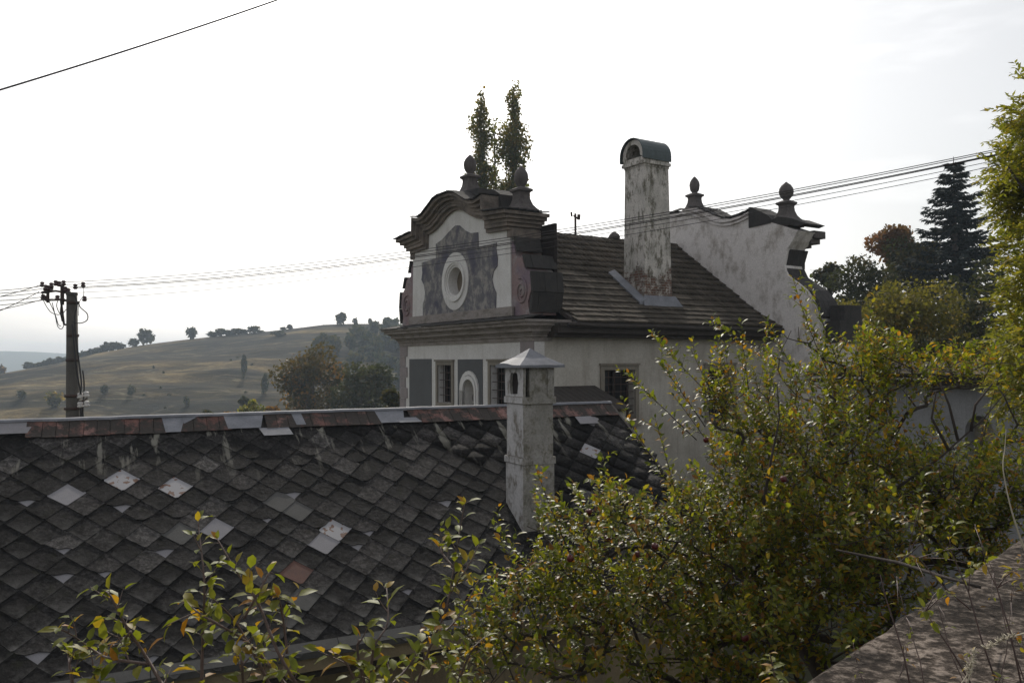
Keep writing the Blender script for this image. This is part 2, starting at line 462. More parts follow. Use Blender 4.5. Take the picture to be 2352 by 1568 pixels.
class MB:
    """collects polygons"""
    def __init__(s): s.v, s.f = [], []
    def quad(s, *p):
        i = len(s.v); s.v += [tuple(q) for q in p]; s.f.append(tuple(range(i, i + len(p))))
    def hexa(s, p):       # 8 corners: bottom 0-3, top 4-7
        i = len(s.v); s.v += [tuple(q) for q in p]
        for f in ((0, 3, 2, 1), (4, 5, 6, 7), (0, 1, 5, 4), (1, 2, 6, 5), (2, 3, 7, 6), (3, 0, 4, 7)):
            s.f.append(tuple(i + k for k in f))
    def box(s, fn, a0, a1, b0, b1, c0, c1):
        s.hexa([fn(a0, b0, c0), fn(a1, b0, c0), fn(a1, b1, c0), fn(a0, b1, c0), fn(a0, b0, c1), fn(a1, b0, c1), fn(a1, b1, c1), fn(a0, b1, c1)])
    def tube(s, pts, r, n=6, caps=True):
        pts = [Vector(p) for p in pts]
        rs = r if isinstance(r, (list, tuple)) else [r] * len(pts)
        base = len(s.v)
        up = Vector((0.3, 0.2, 0.93))
        for k, p in enumerate(pts):
            d = (pts[min(k + 1, len(pts) - 1)] - pts[max(k - 1, 0)])
            if d.length < 1e-9: d = Vector((0, 0, 1))
            d.normalize()
            x = d.cross(up)
            if x.length < 1e-3: x = d.cross(Vector((1, 0, 0)))
            x.normalize(); y = d.cross(x)
            for j in range(n):
                a = 2 * PI * j / n
                s.v.append(tuple(p + (x * math.cos(a) + y * math.sin(a)) * rs[k]))
        for k in range(len(pts) - 1):
            for j in range(n):
                a, b2 = base + k * n + j, base + k * n + (j + 1) % n
                s.f.append((a, b2, b2 + n, a + n))
        if caps:
            s.f.append(tuple(base + j for j in range(n))[::-1])
            s.f.append(tuple(base + (len(pts) - 1) * n + j for j in range(n)))
    def lathe(s, c, prof, n=16, sq=0.0, fn=None):
        """prof: (radius, z). sq=1 makes a square section (n must be 4)"""
        base = len(s.v)
        for (r, z) in prof:
            for j in range(n):
                a = 2 * PI * (j + 0.5) / n
                if fn: s.v.append(tuple(fn(r * math.cos(a) * (1.414 if n == 4 else 1), r * math.sin(a) * (1.414 if n == 4 else 1), z)))
                else: s.v.append((c[0] + r * math.cos(a), c[1] + r * math.sin(a), c[2] + z))
        m = len(prof)
        for k in range(m - 1):
            for j in range(n):
                a, b2 = base + k * n + j, base + k * n + (j + 1) % n
                s.f.append((a, b2, b2 + n, a + n))
        s.f.append(tuple(base + j for j in range(n))[::-1])
        s.f.append(tuple(base + (m - 1) * n + j for j in range(n)))
    def prism(s, outer, holes, fn, d0, d1):
        """outline (x, y) with holes, filled and given a thickness d0..d1 through fn(x, y, d)"""
        bm = bmesh.new()
        loops = [list(outer)] + [list(h) for h in holes]
        edges, vs = [], []
        for L in loops:
            lv = [bm.verts.new((x, y, 0)) for x, y in L]
            vs.append(lv)
            for k in range(len(lv)): edges.append(bm.edges.new((lv[k], lv[(k + 1) % len(lv)])))
        if not holes and len(outer) <= 4:
            bm.faces.new(vs[0])
        else:
            bmesh.ops.triangle_fill(bm, use_beauty=True, use_dissolve=False, edges=edges)
        bm.verts.index_update()
        base = len(s.v)
        n = len(bm.verts)
        co = [v.co.copy() for v in bm.verts]
        for dd in (d0, d1):
            for c in co: s.v.append(tuple(fn(c.x, c.y, dd)))
        for f in bm.faces:
            idx = [v.index for v in f.verts]
            s.f.append(tuple(base + i for i in idx))
            s.f.append(tuple(base + n + i for i in reversed(idx)))
        for lv in vs:
            for k in range(len(lv)):
                a, b2 = lv[k].index, lv[(k + 1) % len(lv)].index
                s.f.append((base + a, base + b2, base + n + b2, base + n + a))
        bm.free()
    def mesh(s, name, mat, origin=(0, 0, 0), smooth=False):
        me = bpy.data.meshes.new(name)
        o = Vector(origin)
        me.from_pydata([tuple(Vector(p) - o) for p in s.v], [], s.f)
        bm = bmesh.new(); bm.from_mesh(me)
        bmesh.ops.recalc_face_normals(bm, faces=bm.faces)
        bm.to_mesh(me); bm.free()
        if smooth:
            me.polygons.foreach_set('use_smooth', [True] * len(me.polygons))
            me.update()
        if mat: me.materials.append(MAT[mat] if isinstance(mat, str) else mat)
        return me

def setp(o, label=None, cat=None, group=None, kind=None):
    if label: o['label'] = label
    if cat: o['category'] = cat
    if group: o['group'] = group
    if kind: o['kind'] = kind
    return o

def world_origin(parent):
    return LOC.get(parent.name, Vector((0, 0, 0))) if parent else Vector((0, 0, 0))

def empty(name, loc, label=None, cat=None, group=None):
    o = bpy.data.objects.new(name, None)
    o.empty_display_size = 0.3
    o.location = loc
    COL.objects.link(o)
    LOC[o.name] = Vector(loc)
    return setp(o, label, cat, group)

def obj(name, mb, mat, parent=None, loc=None, smooth=False, label=None, cat=None, group=None, kind=None):
    org = world_origin(parent) if parent else Vector(loc or (0, 0, 0))
    me = mb.mesh(name, mat, org, smooth)
    o = bpy.data.objects.new(name, me)
    COL.objects.link(o)
    if parent:
        o.parent = parent
    else:
        o.location = org
    LOC[o.name] = org
    return setp(o, label, cat, group, kind)

def piece(name, me, mtx, parent):
    """a small part that shares mesh data; mtx is its world matrix"""
    o = bpy.data.objects.new(name, me)
    COL.objects.link(o)
    if parent:
        o.parent = parent
        o.matrix_local = Matrix.Translation(-world_origin(parent)) @ mtx
    else:
        o.matrix_world = mtx
    return o

def scatter(name, tv, tf, mats, pos_, rnd, mat, parent=None, loc=(0, 0, 0), smooth=True):
    """one mesh out of many copies of a small template; numpy arrays mats (n,3,3), pos_ (n,3)"""
    tv = np.asarray(tv, float)
    n, k = len(pos_), len(tv)
    V = np.einsum('nij,kj->nki', mats, tv) + np.asarray(pos_)[:, None, :]
    org = world_origin(parent) if parent else Vector(loc)
    V = (V - np.array(org)).reshape(-1, 3)
    lens = [len(f) for f in tf]
    flat = np.concatenate([np.array(f) for f in tf])
    loops = (flat[None, :] + (np.arange(n) * k)[:, None]).reshape(-1)
    tot = np.tile(np.array(lens), n)
    start = np.concatenate([[0], np.cumsum(tot)[:-1]])
    me = bpy.data.meshes.new(name)
    me.vertices.add(len(V)); me.vertices.foreach_set('co', V.reshape(-1))
    me.loops.add(len(loops)); me.loops.foreach_set('vertex_index', loops.astype(np.int32))
    me.polygons.add(len(tot)); me.polygons.foreach_set('loop_start', start.astype(np.int32))
    me.polygons.foreach_set('loop_total', tot.astype(np.int32))
    if smooth: me.polygons.foreach_set('use_smooth', np.ones(len(tot), bool))
    at = me.attributes.new('rnd', 'FLOAT', 'POINT')
    at.data.foreach_set('value', np.repeat(np.asarray(rnd, float), k))
    me.update(calc_edges=True)
    me.validate()
    me.materials.append(MAT[mat] if isinstance(mat, str) else mat)
    o = bpy.data.objects.new(name, me)
    COL.objects.link(o)
    if parent: o.parent = parent
    else: o.location = org
    LOC[o.name] = org
    return o

def at(px, py, Y):
    """point at depth Y seen in the direction of a spot of the photograph (2352 wide)"""
    x, y = px - 1176.0, py - 784.0
    c, s = math.cos(ROLL), math.sin(ROLL)
    x, y = x * c - y * s, x * s + y * c
    X, u = x / FOC, -y / FOC
    cp, sp = math.cos(PITCH), math.sin(PITCH)
    d = Vector((X, cp - u * sp, sp + u * cp))
    return d * (Y / d.y)

def frames(dirs, ups):
    """rotation matrices whose columns are side, dir, normal"""
    d = dirs / np.linalg.norm(dirs, axis=1)[:, None]
    x = np.cross(d, ups)
    x /= np.maximum(np.linalg.norm(x, axis=1), 1e-6)[:, None]
    z = np.cross(x, d)
    return np.stack([x, d, z], axis=2)

LEAF_V = [(0, 0, 0), (-0.25, .28, .04), (0, .30, -.03), (.25, .28, .04), (-0.23, .66, -.05), (0, .66, -.12), (.23, .66, -.05), (0, 1.0, -.30)]
LEAF_F = [(0, 2, 1), (0, 3, 2), (1, 2, 5, 4), (2, 3, 6, 5), (4, 5, 7), (5, 6, 7)]
SIMPLE_V = [(-.42, 0, 0), (.42, 0, .05), (.30, .9, -.12), (-.36, .8, .10)]
SIMPLE_F = [(0, 1, 2, 3)]
SLIM_V = [(0, 0, 0), (.16, .4, .03), (0, 1.0, -.08), (-.16, .45, .03)]
SLIM_F = [(0, 1, 2, 3)]

# ------------------------------------------------------------------ setting: ground, hills
def grid_mesh(name, xs, ys, zf, mat, kind='structure', **kw):
    mb = MB()
    nx, ny = len(xs), len(ys)
    for y in ys:
        for x in xs: mb.v.append((x, y, zf(x, y)))
    for j in range(ny - 1):
        for i in range(nx - 1):
            a = j * nx + i
            mb.f.append((a, a + 1, a + nx + 1, a + nx))
    return obj(name, mb, mat, None, (0, 0, 0), True, kind=kind, **kw)

from mathutils import noise as mn
def lerp(a, b, t): return a + (b - a) * t
def interp(tab, x):
    if x <= tab[0][0]: return tab[0][1]
    for (x0, y0), (x1, y1) in zip(tab, tab[1:]):
        if x <= x1: return lerp(y0, y1, (x - x0) / (x1 - x0))
    return tab[-1][1]

def gz(x, y):
    z = interp([(-40, -1.8), (1.0, -2.2), (4.5, -6.6), (12, -7.0), (60, -9.0), (110, -24), (3000, -36)], y)
    return z + 0.12 * mn.noise(Vector((x * .4, y * .4, 0)))
gx = sorted(set([-3000, -1500, -700, -350, -200, -120] + list(range(-80, 81, 4)) + [120, 200, 350, 700, 1500, 3000]))
gy = sorted(set([-600, -200, -60, -30, -15] + [k * 0.75 for k in range(-8, 24)] + list(range(20, 130, 5)) + [160, 220, 350, 600, 1000, 1600, 2600, 4000]))
grid_mesh('ground', gx, gy, gz, 'ground')

RID_Y = 420.0
RID = [(0, 873), (60, 852), (184, 827), (280, 799), (349, 789), (431, 779), (483, 773), (599, 763), (679, 754), (743, 746), (800, 744), (919, 744), (1200, 760), (1700, 790), (2400, 800)]
RIDT = [(-1600.0, -60.0), (-420.0, -30.0)] + [(at(px, py, RID_Y).x, at(px, py, RID_Y).z) for px, py in RID] + [(900.0, 0.0)]
def hz(x, y):
    top = interp(RIDT, x)
    t = max(0.0, min(1.0, (y - 130.0) / (RID_Y - 130.0)))
    prof = t ** 0.85
    z = lerp(-34.0, top, prof)
    if y > RID_Y: z = top - (y - RID_Y) * 0.12
    f = math.sin(PI * min(1, t * 0.98)) if y <= RID_Y else 0.05
    z += f * (4.2 * mn.noise(Vector((x * .010, y * .022, 3.1))) + 2.6 * mn.noise(Vector((x * .03, y * .07, 1.7))) + .6 * mn.noise(Vector((x * .1, y * .16, 5))))
    return z
grid_mesh('hillside', [-1500, -900, -600] + [k * 5.0 for k in range(-84, 60)] + [420, 600, 900], [110 + 5.0 * k for k in range(63)] + [430, 450, 480, 540, 640], hz, 'hill')

FH = [(-2600, 34), (-1300, 40), (-1000, 36), (-700, 22), (-480, -5), (-250, -40), (2000, -60)]
def fhz(x, y):
    top = interp([(-3200, 30), (-1560, 34), (-1300, 31), (-1050, 28), (-960, 22), (-820, 12), (-500, -20), (0, -50), (2500, -50)], x)
    t = max(0.0, min(1.0, (y - 1300.0) / 500.0))
    return lerp(-60.0, top, math.sin(t * PI / 2)) - max(0.0, y - 1800) * .1 + 1.2 * mn.noise(Vector((x * .01, y * .01, 0)))
grid_mesh('far_hill', [-3200 + 60 * k for k in range(80)], [1250 + 50 * k for k in range(14)], fhz, 'farhill')

# ------------------------------------------------------------------ the baroque house
HA = Vector((0.616, 23.0, 0))
HU = Vector((math.sin(R(57.1)), math.cos(R(57.1)), 0))
HW = Vector((-math.sin(R(33.5)), math.cos(R(33.5)), 0))
def H(a, b, z): return HA + HW * a + HU * b + Vector((0, 0, z))
def Hf(a, z, d): return H(a, d, z)          # outline in (a, z), thickness along b
def Hs(b, z, d): return H(d, b, z)          # outline in (b, z), thickness along a
W = 8.4
CA = 4.3                                     # axis of the gable
LB = 9.6
house = empty('baroque_house', H(4.2, 4.8, -7), 'old baroque house with an ornate curved gable, oval window and shingled roof', 'house')

def arch(cx, z0, z1, hw, n=10):
    """arched opening outline: straight sides up to the springing, round above"""
    zs = z1 - hw * 1.05
    return [(cx - hw, z0), (cx + hw, z0), (cx + hw, zs)] + [(cx + hw * math.cos(PI * k / n), zs + (z1 - zs) * math.sin(PI * k / n)) for k in range(1, n)] + [(cx - hw, zs)]
def rect(x0, x1, y0, y1): return [(x0, y0), (x1, y0), (x1, y1), (x0, y1)]
def ellipse(cx, cy, rx, ry, n=32): return [(cx + rx * math.cos(2 * PI * k / n), cy + ry * math.sin(2 * PI * k / n)) for k in range(n)]

mb = MB()
win_f = [(4.62, 5.56), (1.32, 2.26)]
niche = arch(3.49, -2.6, -0.53, 0.36)
mb.prism(rect(0, W, -7, 1.15), [rect(a0, a1, -1.32, -0.09) for a0, a1 in win_f] + [niche], Hf, 0.0, 0.35)
wall_f = obj('front_wall', mb, 'white', house)
mb = MB()
sw = [(2.46, 3.64), (6.72, 7.88)]
mb.prism(rect(0.35, LB, -7, 1.1), [rect(b0, b1, -1.75, -0.25) for b0, b1 in sw], Hs, 0.0, 0.4)
wall_s = obj('side_wall', mb, 'side', house)
mb = MB(); mb.box(H, W - .4, W, .35, LB, -7, 1.1); obj('far_side_wall', mb, 'side', house)
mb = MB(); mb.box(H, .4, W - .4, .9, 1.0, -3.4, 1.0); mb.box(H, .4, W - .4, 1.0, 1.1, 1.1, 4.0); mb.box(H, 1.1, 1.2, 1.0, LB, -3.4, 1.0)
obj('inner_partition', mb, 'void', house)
mb = MB(); mb.box(H, -.002, .66, -.03, .0, -7, .58); obj('corner_strip', mb, 'quoin', house)

# grey roughcast fields between the windows
for k, (a0, a1, hole) in enumerate(((6.03, 7.68, None), (2.73, 4.24, 1))):
    mb = MB()
    mb.prism(rect(a0, a1, -4.2, 0.12 if not hole else 0.09), [arch(3.49, -2.6, -0.53, 0.36)] if hole else [], Hf, -0.02, 0.0)
    obj('grey_field', mb, 'grey', wall_f)
# niche: moulding, back, statue
mb = MB()
for o0, o1, d in ((0.47, 0.57, -.07), (0.36, 0.45, -.09)):
    L0, L1 = arch(3.49, -2.6, -0.53 + (o1 - .36) * 1.25, o1), arch(3.49, -2.6, -0.53 + (o0 - .36) * 1.25, o0)
    for p, q in zip(range(1, len(L0) - 1), range(2, len(L0))):
        mb.hexa([Hf(*L0[p], d), Hf(*L0[q], d), Hf(*L1[q], d), Hf(*L1[p], d), Hf(*L0[p], 0.0), Hf(*L0[q], 0.0), Hf(*L1[q], 0.0), Hf(*L1[p], 0.0)])
    for sx in (-1, 1):
        mb.box(lambda a, b, z: H(3.49 + sx * a, b, z), o0, o1, d, 0, -2.6, -.53 + (o1 - .36) * 1.25 - o1 * 1.05)
nm = obj('niche_moulding', mb, 'white', wall_f)
mb = MB(); mb.box(H, 3.0, 4.0, .30, .34, -2.7, -.4); obj('niche_back', mb, 'side', wall_f)
mb = MB(); sc = H(3.46, .16, -2.5)
mb.lathe(sc, [(.17, 0), (.19, .25), (.15, .55), (.17, .85), (.19, 1.0), (.15, 1.15), (.06, 1.22), (.05, 1.27), (.09, 1.32), (.105, 1.40), (.09, 1.49), (.03, 1.54)], 12)
for sx in (-1, 1):
    mb.tube([sc + HW * sx * .17 + Vector((0, 0, 1.08)), sc + HW * sx * .22 + Vector((0, 0, .85)), sc + HW * sx * .06 - HU * .12 + Vector((0, 0, .80))], [.055, .05, .035], 6)
obj('statue', mb, 'finial', house, smooth=True)

def window(fn, x0, x1, z0, z1, outw, deep, bars_v, bars_h, name='window'):
    """fn(x, z, d) : d<0 is proud of the wall"""
    mb = MB()
    o = outw
    out = rect(x0 - o, x1 + o, z0 - o, z1 + o)
    mb.prism(out, [rect(x0, x1, z0, z1)], fn, -.05, 0.0)
    mb.prism(rect(x0 - o - .03, x1 + o + .03, z1 + o, z1 + o + .06), [], fn, -.09, 0.0)
    mb.prism(rect(x0 - o - .03, x1 + o + .03, z0 - o - .05, z0 - o), [], fn, -.10, 0.0)
    w = obj(name, mb, 'frame', house)
    mb = MB(); mb.prism(rect(x0, x1, z0, z1), [], fn, deep - .02, deep); obj('pane', mb, 'glass', w)
    mb = MB()
    cx = (x0 + x1) / 2
    mb.prism(rect(x0, x1, z0, z1), [rect(x0 + .05, cx - .025, z0 + .05, z1 - .05), rect(cx + .025, x1 - .05, z0 + .05, z1 - .05)], fn, deep - .09, deep - .04)
    obj('sash', mb, 'wood', w)
    for k in range(bars_v):
        x = lerp(x0, x1, (k + 1) / (bars_v + 1))
        m2 = MB(); m2.tube([fn(x, z0, .07), fn(x, z1, .07)], .012, 5); obj('iron_bar', m2, 'iron', w)
    for k in range(bars_h):
        z = lerp(z0, z1, (k + 1) / (bars_h + 1))
        m2 = MB(); m2.tube([fn(x0, z, .05), fn(x1, z, .05)], .012, 5); obj('iron_bar', m2, 'iron', w)
    return w
for a0, a1 in win_f: window(Hf, a0, a1, -1.32, -.09, .12, .33, 3, 4)
for b0, b1 in sw: window(Hs, b0, b1, -1.75, -.25, .14, .36, 4, 6)

# quoins on the far corner
z = .58; k = 0
while z > -2.6:
    w_ = .55 if k % 2 == 0 else .40
    mb = MB(); mb.box(H, W - w_, W + .02, -.035, .0, z - .362, z - .008); obj('quoin_block', mb, 'quoin', wall_f)
    z -= .37; k += 1

# main cornice: stepped mouldings, front and a short return
steps = [(.58, .70, .05, .03), (.70, .78, .10, .07), (.78, .84, .15, .12), (.84, .95, .30, .20), (.95, 1.00, .36, .26), (1.00, 1.10, .50, .34), (1.10, 1.17, .58, .40)]
for z0, z1, of, os_ in steps:
    mb = MB(); mb.box(H, -os_, W + os_, -of, 1.2 if os_ > .1 else .6, z0, z1)
    obj('cornice_moulding', mb, 'cornice', house)
mb = MB()
a = -.44
while a < W + .4:
    a2 = min(a + .34, W + .45)
    t = random.uniform(-.012, .012)
    mb.hexa([H(a, -.64, 1.172 + t), H(a2 - .01, -.64, 1.172 + t), H(a2 - .01, 0.0, 1.30 + t), H(a, 0.0, 1.30 + t), H(a, -.64, 1.20 + t), H(a2 - .01, -.64, 1.20 + t), H(a2 - .01, 0.0, 1.33 + t), H(a, 0.0, 1.33 + t)])
    a = a2
obj('cornice_tiles', mb, 'darktile', house)

# ---- the front gable
Bp = [(0, 4.88), (.25, 4.85), (.6, 4.75), (1.0, 4.55), (1.4, 4.40), (1.75, 4.34), (1.9, 4.34), (1.93, 3.88), (3.1, 3.82)]
Tp = [(0, 5.36), (.3, 5.36), (.7, 5.28), (1.1, 5.08), (1.5, 4.90), (1.85, 4.86), (2.3, 4.95), (2.33, 4.42), (3.58, 4.33)]
def prof(t, off=0.0):
    return [(lerp(p[0], q[0], t), lerp(p[1], q[1], t) + off) for p, q in zip(Bp, Tp)]
def both(line): return [(CA - m, z) for m, z in reversed(line)] + [(CA + m, z) for m, z in line[1:]]
gz0 = 1.32
body = both(prof(0))
gable_outline = [(1.14, gz0)] + body[:] + [(2 * CA - 1.14, gz0)]
OV = (4.36, 2.60)
mb = MB(); mb.prism(gable_outline, [ellipse(*OV, .46, .45)], Hf, 0.0, .8)
gable = obj('front_gable', mb, 'white', house)
mb = MB(); mb.prism(rect(1.0, 7.6, 1.33, 1.60), [], Hf, -.07, 0.0); obj('plinth_band', mb, 'cornice', gable)
field = [(1.96, 1.60), (1.93, 2.05), (2.06, 2.22), (2.16, 2.47), (2.08, 2.70), (1.87, 2.84), (1.85, 3.08), (1.93, 3.36), (1.89, 3.54), (2.94, 3.54), (2.96, 3.99), (3.40, 4.02), (3.75, 4.15), (4.10, 4.36), (4.36, 4.40), (4.85, 4.22), (5.25, 4.05), (5.68, 3.96), (5.68, 3.47), (6.71, 3.44), (6.66, 3.1), (6.73, 2.85), (6.55, 2.65), (6.46, 2.38), (6.52, 2.15), (6.63, 2.0), (6.63, 1.60)]
mb = MB(); mb.prism(field, [ellipse(*OV, .84, .91)], Hf, -.025, 0.0); obj('grey_field', mb, 'grey_worn', gable)
# oval window
mb = MB(); mb.prism(ellipse(*OV, .86, .93), [ellipse(*OV, .64, .66)], Hf, -.05, 0.0); ow = obj('oval_window', mb, 'white', house)
for r0, r1, d in ((.60, .66, -.10), (.53, .60, -.07), (.46, .53, -.03)):
    mb = MB(); mb.prism(ellipse(*OV, r1, r1 * 1.0), [ellipse(*OV, r0, r0 * .985)], Hf, d, .02); obj('oval_moulding', mb, 'white', ow)
mb = MB(); mb.prism(ellipse(*OV, .455, .445), [], Hf, .30, .33); obj('pane', mb, 'ovalpane', ow)

# stepped hood cornice: five layers, each reaching further out
NL = 5
for k in range(NL):
    lo_, hi_ = prof(k / NL), prof((k + 1) / NL)
    e = [.10, .20, .24, .36, .48][k]
    x = .06 + .085 * k
    for m_ in (lo_, hi_):
        m_[-1] = (3.12 + x, m_[-1][1])
    L = both(hi_); Lb = both(lo_)
    mb = MB(); mb.prism(L + Lb[::-1], [], Hf, -e, 1.0 + .03 * k)
    obj('hood_moulding', mb, 'hood', house)
# body of the hood behind the front edge (plinth between the finials)
mb = MB(); mb.prism([(CA + .2, 5.2), (CA + .2, 5.50), (3.2, 5.42), (2.3, 5.22), (1.9, 5.0), (1.8, 4.42), (2.4, 4.42)], [], Hf, .12, .95); obj('hood_core', mb, 'darktile', house)
# tiles over the hood
mb = MB()
top = both(prof(1.0, .004))
def along(line, step):
    out = []
    for (x0, z0), (x1, z1) in zip(line, line[1:]):
        if abs(x1 - x0) < .1: continue
        n = max(1, round(abs(x1 - x0) / step))
        for i in range(n): out.append(((lerp(x0, x1, i / n), lerp(z0, z1, i / n)), (lerp(x0, x1, (i + 1) / n), lerp(z0, z1, (i + 1) / n))))
    return out
for (p, q) in along(top, .2):
    for j in range(6):
        b0 = -.56 + j * .27
        h = random.uniform(.0, .02)
        mb.hexa([Hf(p[0], p[1] + h, b0), Hf(q[0] - .012, q[1] + h, b0), Hf(q[0] - .012, q[1] + h + .03, b0 + .285), Hf(p[0], p[1] + h + .03, b0 + .285),
                 Hf(p[0], p[1] + h + .035, b0), Hf(q[0] - .012, q[1] + h + .035, b0), Hf(q[0] - .012, q[1] + h + .06, b0 + .285), Hf(p[0], p[1] + h + .06, b0 + .285)])
obj('hood_tiles', mb, 'darktile', house, kind='stuff')

def finial(a, b, z0, parent, hs=1.0, mat='finial', ang=0):
    """square flared pedestal, cap slab and pointed urn"""
    c = H(a, b, z0)
    def fn(x, y, z): return c + HW * x + HU * y + Vector((0, 0, z))
    mb = MB()
    mb.lathe(None, [(.40, -.25), (.38, 0), (.33, .05), (.25, .16), (.195, .32), (.18, .45), (.19, .52), (.25, .56), (.25, .62), (.17, .66), (.11, .69)], 4, fn=fn)
    f = obj('finial', mb, mat, parent)
    m2 = MB()
    m2.lathe(c + Vector((0, 0, .66)), [(.12, 0), (.10, .05), (.16, .12), (.20 * hs, .22), (.215 * hs, .32), (.20 * hs, .43), (.14 * hs, .54), (.06, .62), (.02, .66)], 16)
    obj('urn', m2, mat, f, smooth=True)
    return f
finial(4.30, .5, 5.42, house)
finial(1.42, .55, 4.48, house)

# volutes left and right of the gable, with their black tile coverings
vol = [(1.16, 1.33), (.26, 1.33), (.35, 1.68), (.17, 2.05), (.24, 2.45), (.50, 2.67), (.62, 2.95), (.95, 3.05), (1.0, 3.35), (1.16, 3.5)]
for sgn in (0, 1):
    mir = (lambda a: 2 * CA - a) if sgn else (lambda a: a)
    pts = [(mir(x), z) for x, z in vol]
    mb = MB(); mb.prism(pts, [], Hf, .03, .95)
    v_ = obj('volute', mb, 'pink', house)
    m2 = MB(); m2.prism([(mir(1.02), 3.62), (mir(1.32), 3.62), (mir(1.32), 3.86), (mir(1.02), 3.86)], [], Hf, -.03, .97); obj('brick_core', m2, 'hood', v_)
    m2 = MB(); sp = []
    for k in range(40):
        t = k / 39; ang_ = t * 2.1 * 2 * PI + 1.2
        r = lerp(.30, .04, t)
        sp.append(Hf(mir(.66 + r * math.cos(ang_)), 2.0 + 1.35 * r * math.sin(ang_), .02))
    m2.tube(sp, .035, 5); obj('scroll', m2, 'pink', v_, smooth=True)
    segs = [((.22, 1.40), (.13, 1.95)), ((.11, 1.96), (.18, 2.54)), ((.40, 2.66), (.56, 3.05)), ((.84, 3.18), (1.0, 3.60))]
    m3 = MB()
    for (x0, z0), (x1, z1) in segs:
        for j in range(5 if z0 < 3.1 else 4):
            b0 = 0.0 + j * .212
            dx = random.uniform(0, .02)
            m3.hexa([Hf(mir(x0 - .07 - dx), z0, b0), Hf(mir(x0 + .02), z0, b0), Hf(mir(x0 + .02), z0, b0 + .21), Hf(mir(x0 - .07 - dx), z0, b0 + .21),
                     Hf(mir(x1 - .07 - dx), z1, b0), Hf(mir(x1 + .02), z1, b0), Hf(mir(x1 + .02), z1, b0 + .21), Hf(mir(x1 - .07 - dx), z1, b0 + .21)])
    obj('volute_tiles', m3, 'darktile', v_, kind='stuff')

# ---- roof: deck, shingles, ridge, eaves
def zr(a):
    a = min(a, 2 * CA - a)
    return 1.38 + .72 * a if a > .35 else lerp(1.08, 1.632, (a + .72) / 1.07)
mb = MB()
for (a0, a1) in ((-.66, .35), (.35, CA), (CA, 2 * CA - .35), (2 * CA - .35, 2 * CA + .66)):
    z0, z1 = zr(a0), zr(a1)
    mb.hexa([H(a0, 1.0, z0 - .16), H(a1, 1.0, z1 - .16), H(a1, LB - .01, z1 - .16), H(a0, LB - .01, z0 - .16), H(a0, 1.0, z0 - .03), H(a1, 1.0, z1 - .03), H(a1, LB - .01, z1 - .03), H(a0, LB - .01, z0 - .03)])
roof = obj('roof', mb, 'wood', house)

def shingle_mesh(w, l, th):
    mb = MB()
    mb.hexa([(0, 0, 0), (w, 0, 0), (w, l, -.012), (0, l, -.012), (0, 0, th), (w, 0, th), (w, l, th * .3), (0, l, th * .3)])
    return mb.mesh('shingle', 'shingle')
sh_me = shingle_mesh(1.0, 1.0, 1.0)
cells = []
ncourse = 16
for c_ in range(ncourse):
    a_lo = lerp(-.66, CA - .05, c_ / ncourse); a_hi = lerp(-.66, CA - .05, (c_ + 1) / ncourse)
    b = 1.02 - (c_ % 2) * .06
    while b < LB - .05:
        w_ = random.uniform(.17, .22)
        if 1.0 <= b + .02: cells.append((c_, a_lo, a_hi + .03, b, min(w_, LB - .02 - b)))
        b += w_
def sh_matrix(a0, a1, b, w_):
    o = H(a0, b, zr(a0) - .005 + random.uniform(0, .006)); e = H(a1, b, zr(a1) - .005)
    y = e - o; x = HU * (w_ - .008)
    n = x.cross(y).normalized()
    if n.z < 0: n = -n
    n = n * random.uniform(.055, .07)
    m = Matrix((x, y, n)).transposed().to_4x4(); m.translation = o
    return m
vis = [c for c in cells if c[4] > .04]
vis.sort(key=lambda c: (c[1] + .25 * c[3]))
for c_, a0, a1, b, w_ in vis[:300]:
    piece('shingle', sh_me, sh_matrix(a0, a1, b, w_), roof)
rest = vis[300:]
mats, ps = [], []
for c_, a0, a1, b, w_ in rest:
    m = sh_matrix(a0, a1, b, w_); mats.append(np.array(m.to_3x3())); ps.append(np.array(m.translation))
HEX_V = [(0, 0, 0), (1, 0, 0), (1, 1, -.2), (0, 1, -.2), (0, 0, 1), (1, 0, 1), (1, 1, .3), (0, 1, .3)]
HEX_F = [(0, 3, 2, 1), (4, 5, 6, 7), (0, 1, 5, 4), (1, 2, 6, 5), (2, 3, 7, 6), (3, 0, 4, 7)]
o_ = scatter('upper_shingles', HEX_V, HEX_F, np.array(mats), np.array(ps), rng.random(len(rest)), 'shingle', roof, smooth=False); o_['kind'] = 'stuff'

mbm = MB()
prf = [(.17 * math.cos(PI * k / 6), .15 * math.sin(PI * k / 6)) for k in range(7)]
for k in range(6):
    (x0, z0), (x1, z1) = prf[k], prf[k + 1]
    mbm.hexa([(x0, 0, z0 - .02), (x1, 0, z1 - .02), (x1 * .88, .36, z1 * .9 - .02), (x0 * .88, .36, z0 * .9 - .02), (x0, 0, z0), (x1, 0, z1), (x1 * .88, .36, z1 * .9), (x0 * .88, .36, z0 * .9)])
ridge_me = mbm.mesh('ridge_tile', 'shingle')
b = 1.0
while b < LB - .3:
    m = Matrix((HW, HU, Vector((0, 0, 1)))).transposed().to_4x4()
    m.translation = H(CA, b, zr(CA) - .09 - .05 * math.sin(PI * (b - 1) / 8.6) + random.uniform(0, .012))
    piece('ridge_tile', ridge_me, m, roof); b += .33
mb = MB(); mb.lathe(H(CA, 6.55, zr(CA) - .02), [(.20, 0), (.22, .08), (.17, .17), (.06, .25), (.01, .28)], 12); obj('ridge_knob', mb, 'finial', roof, smooth=True)
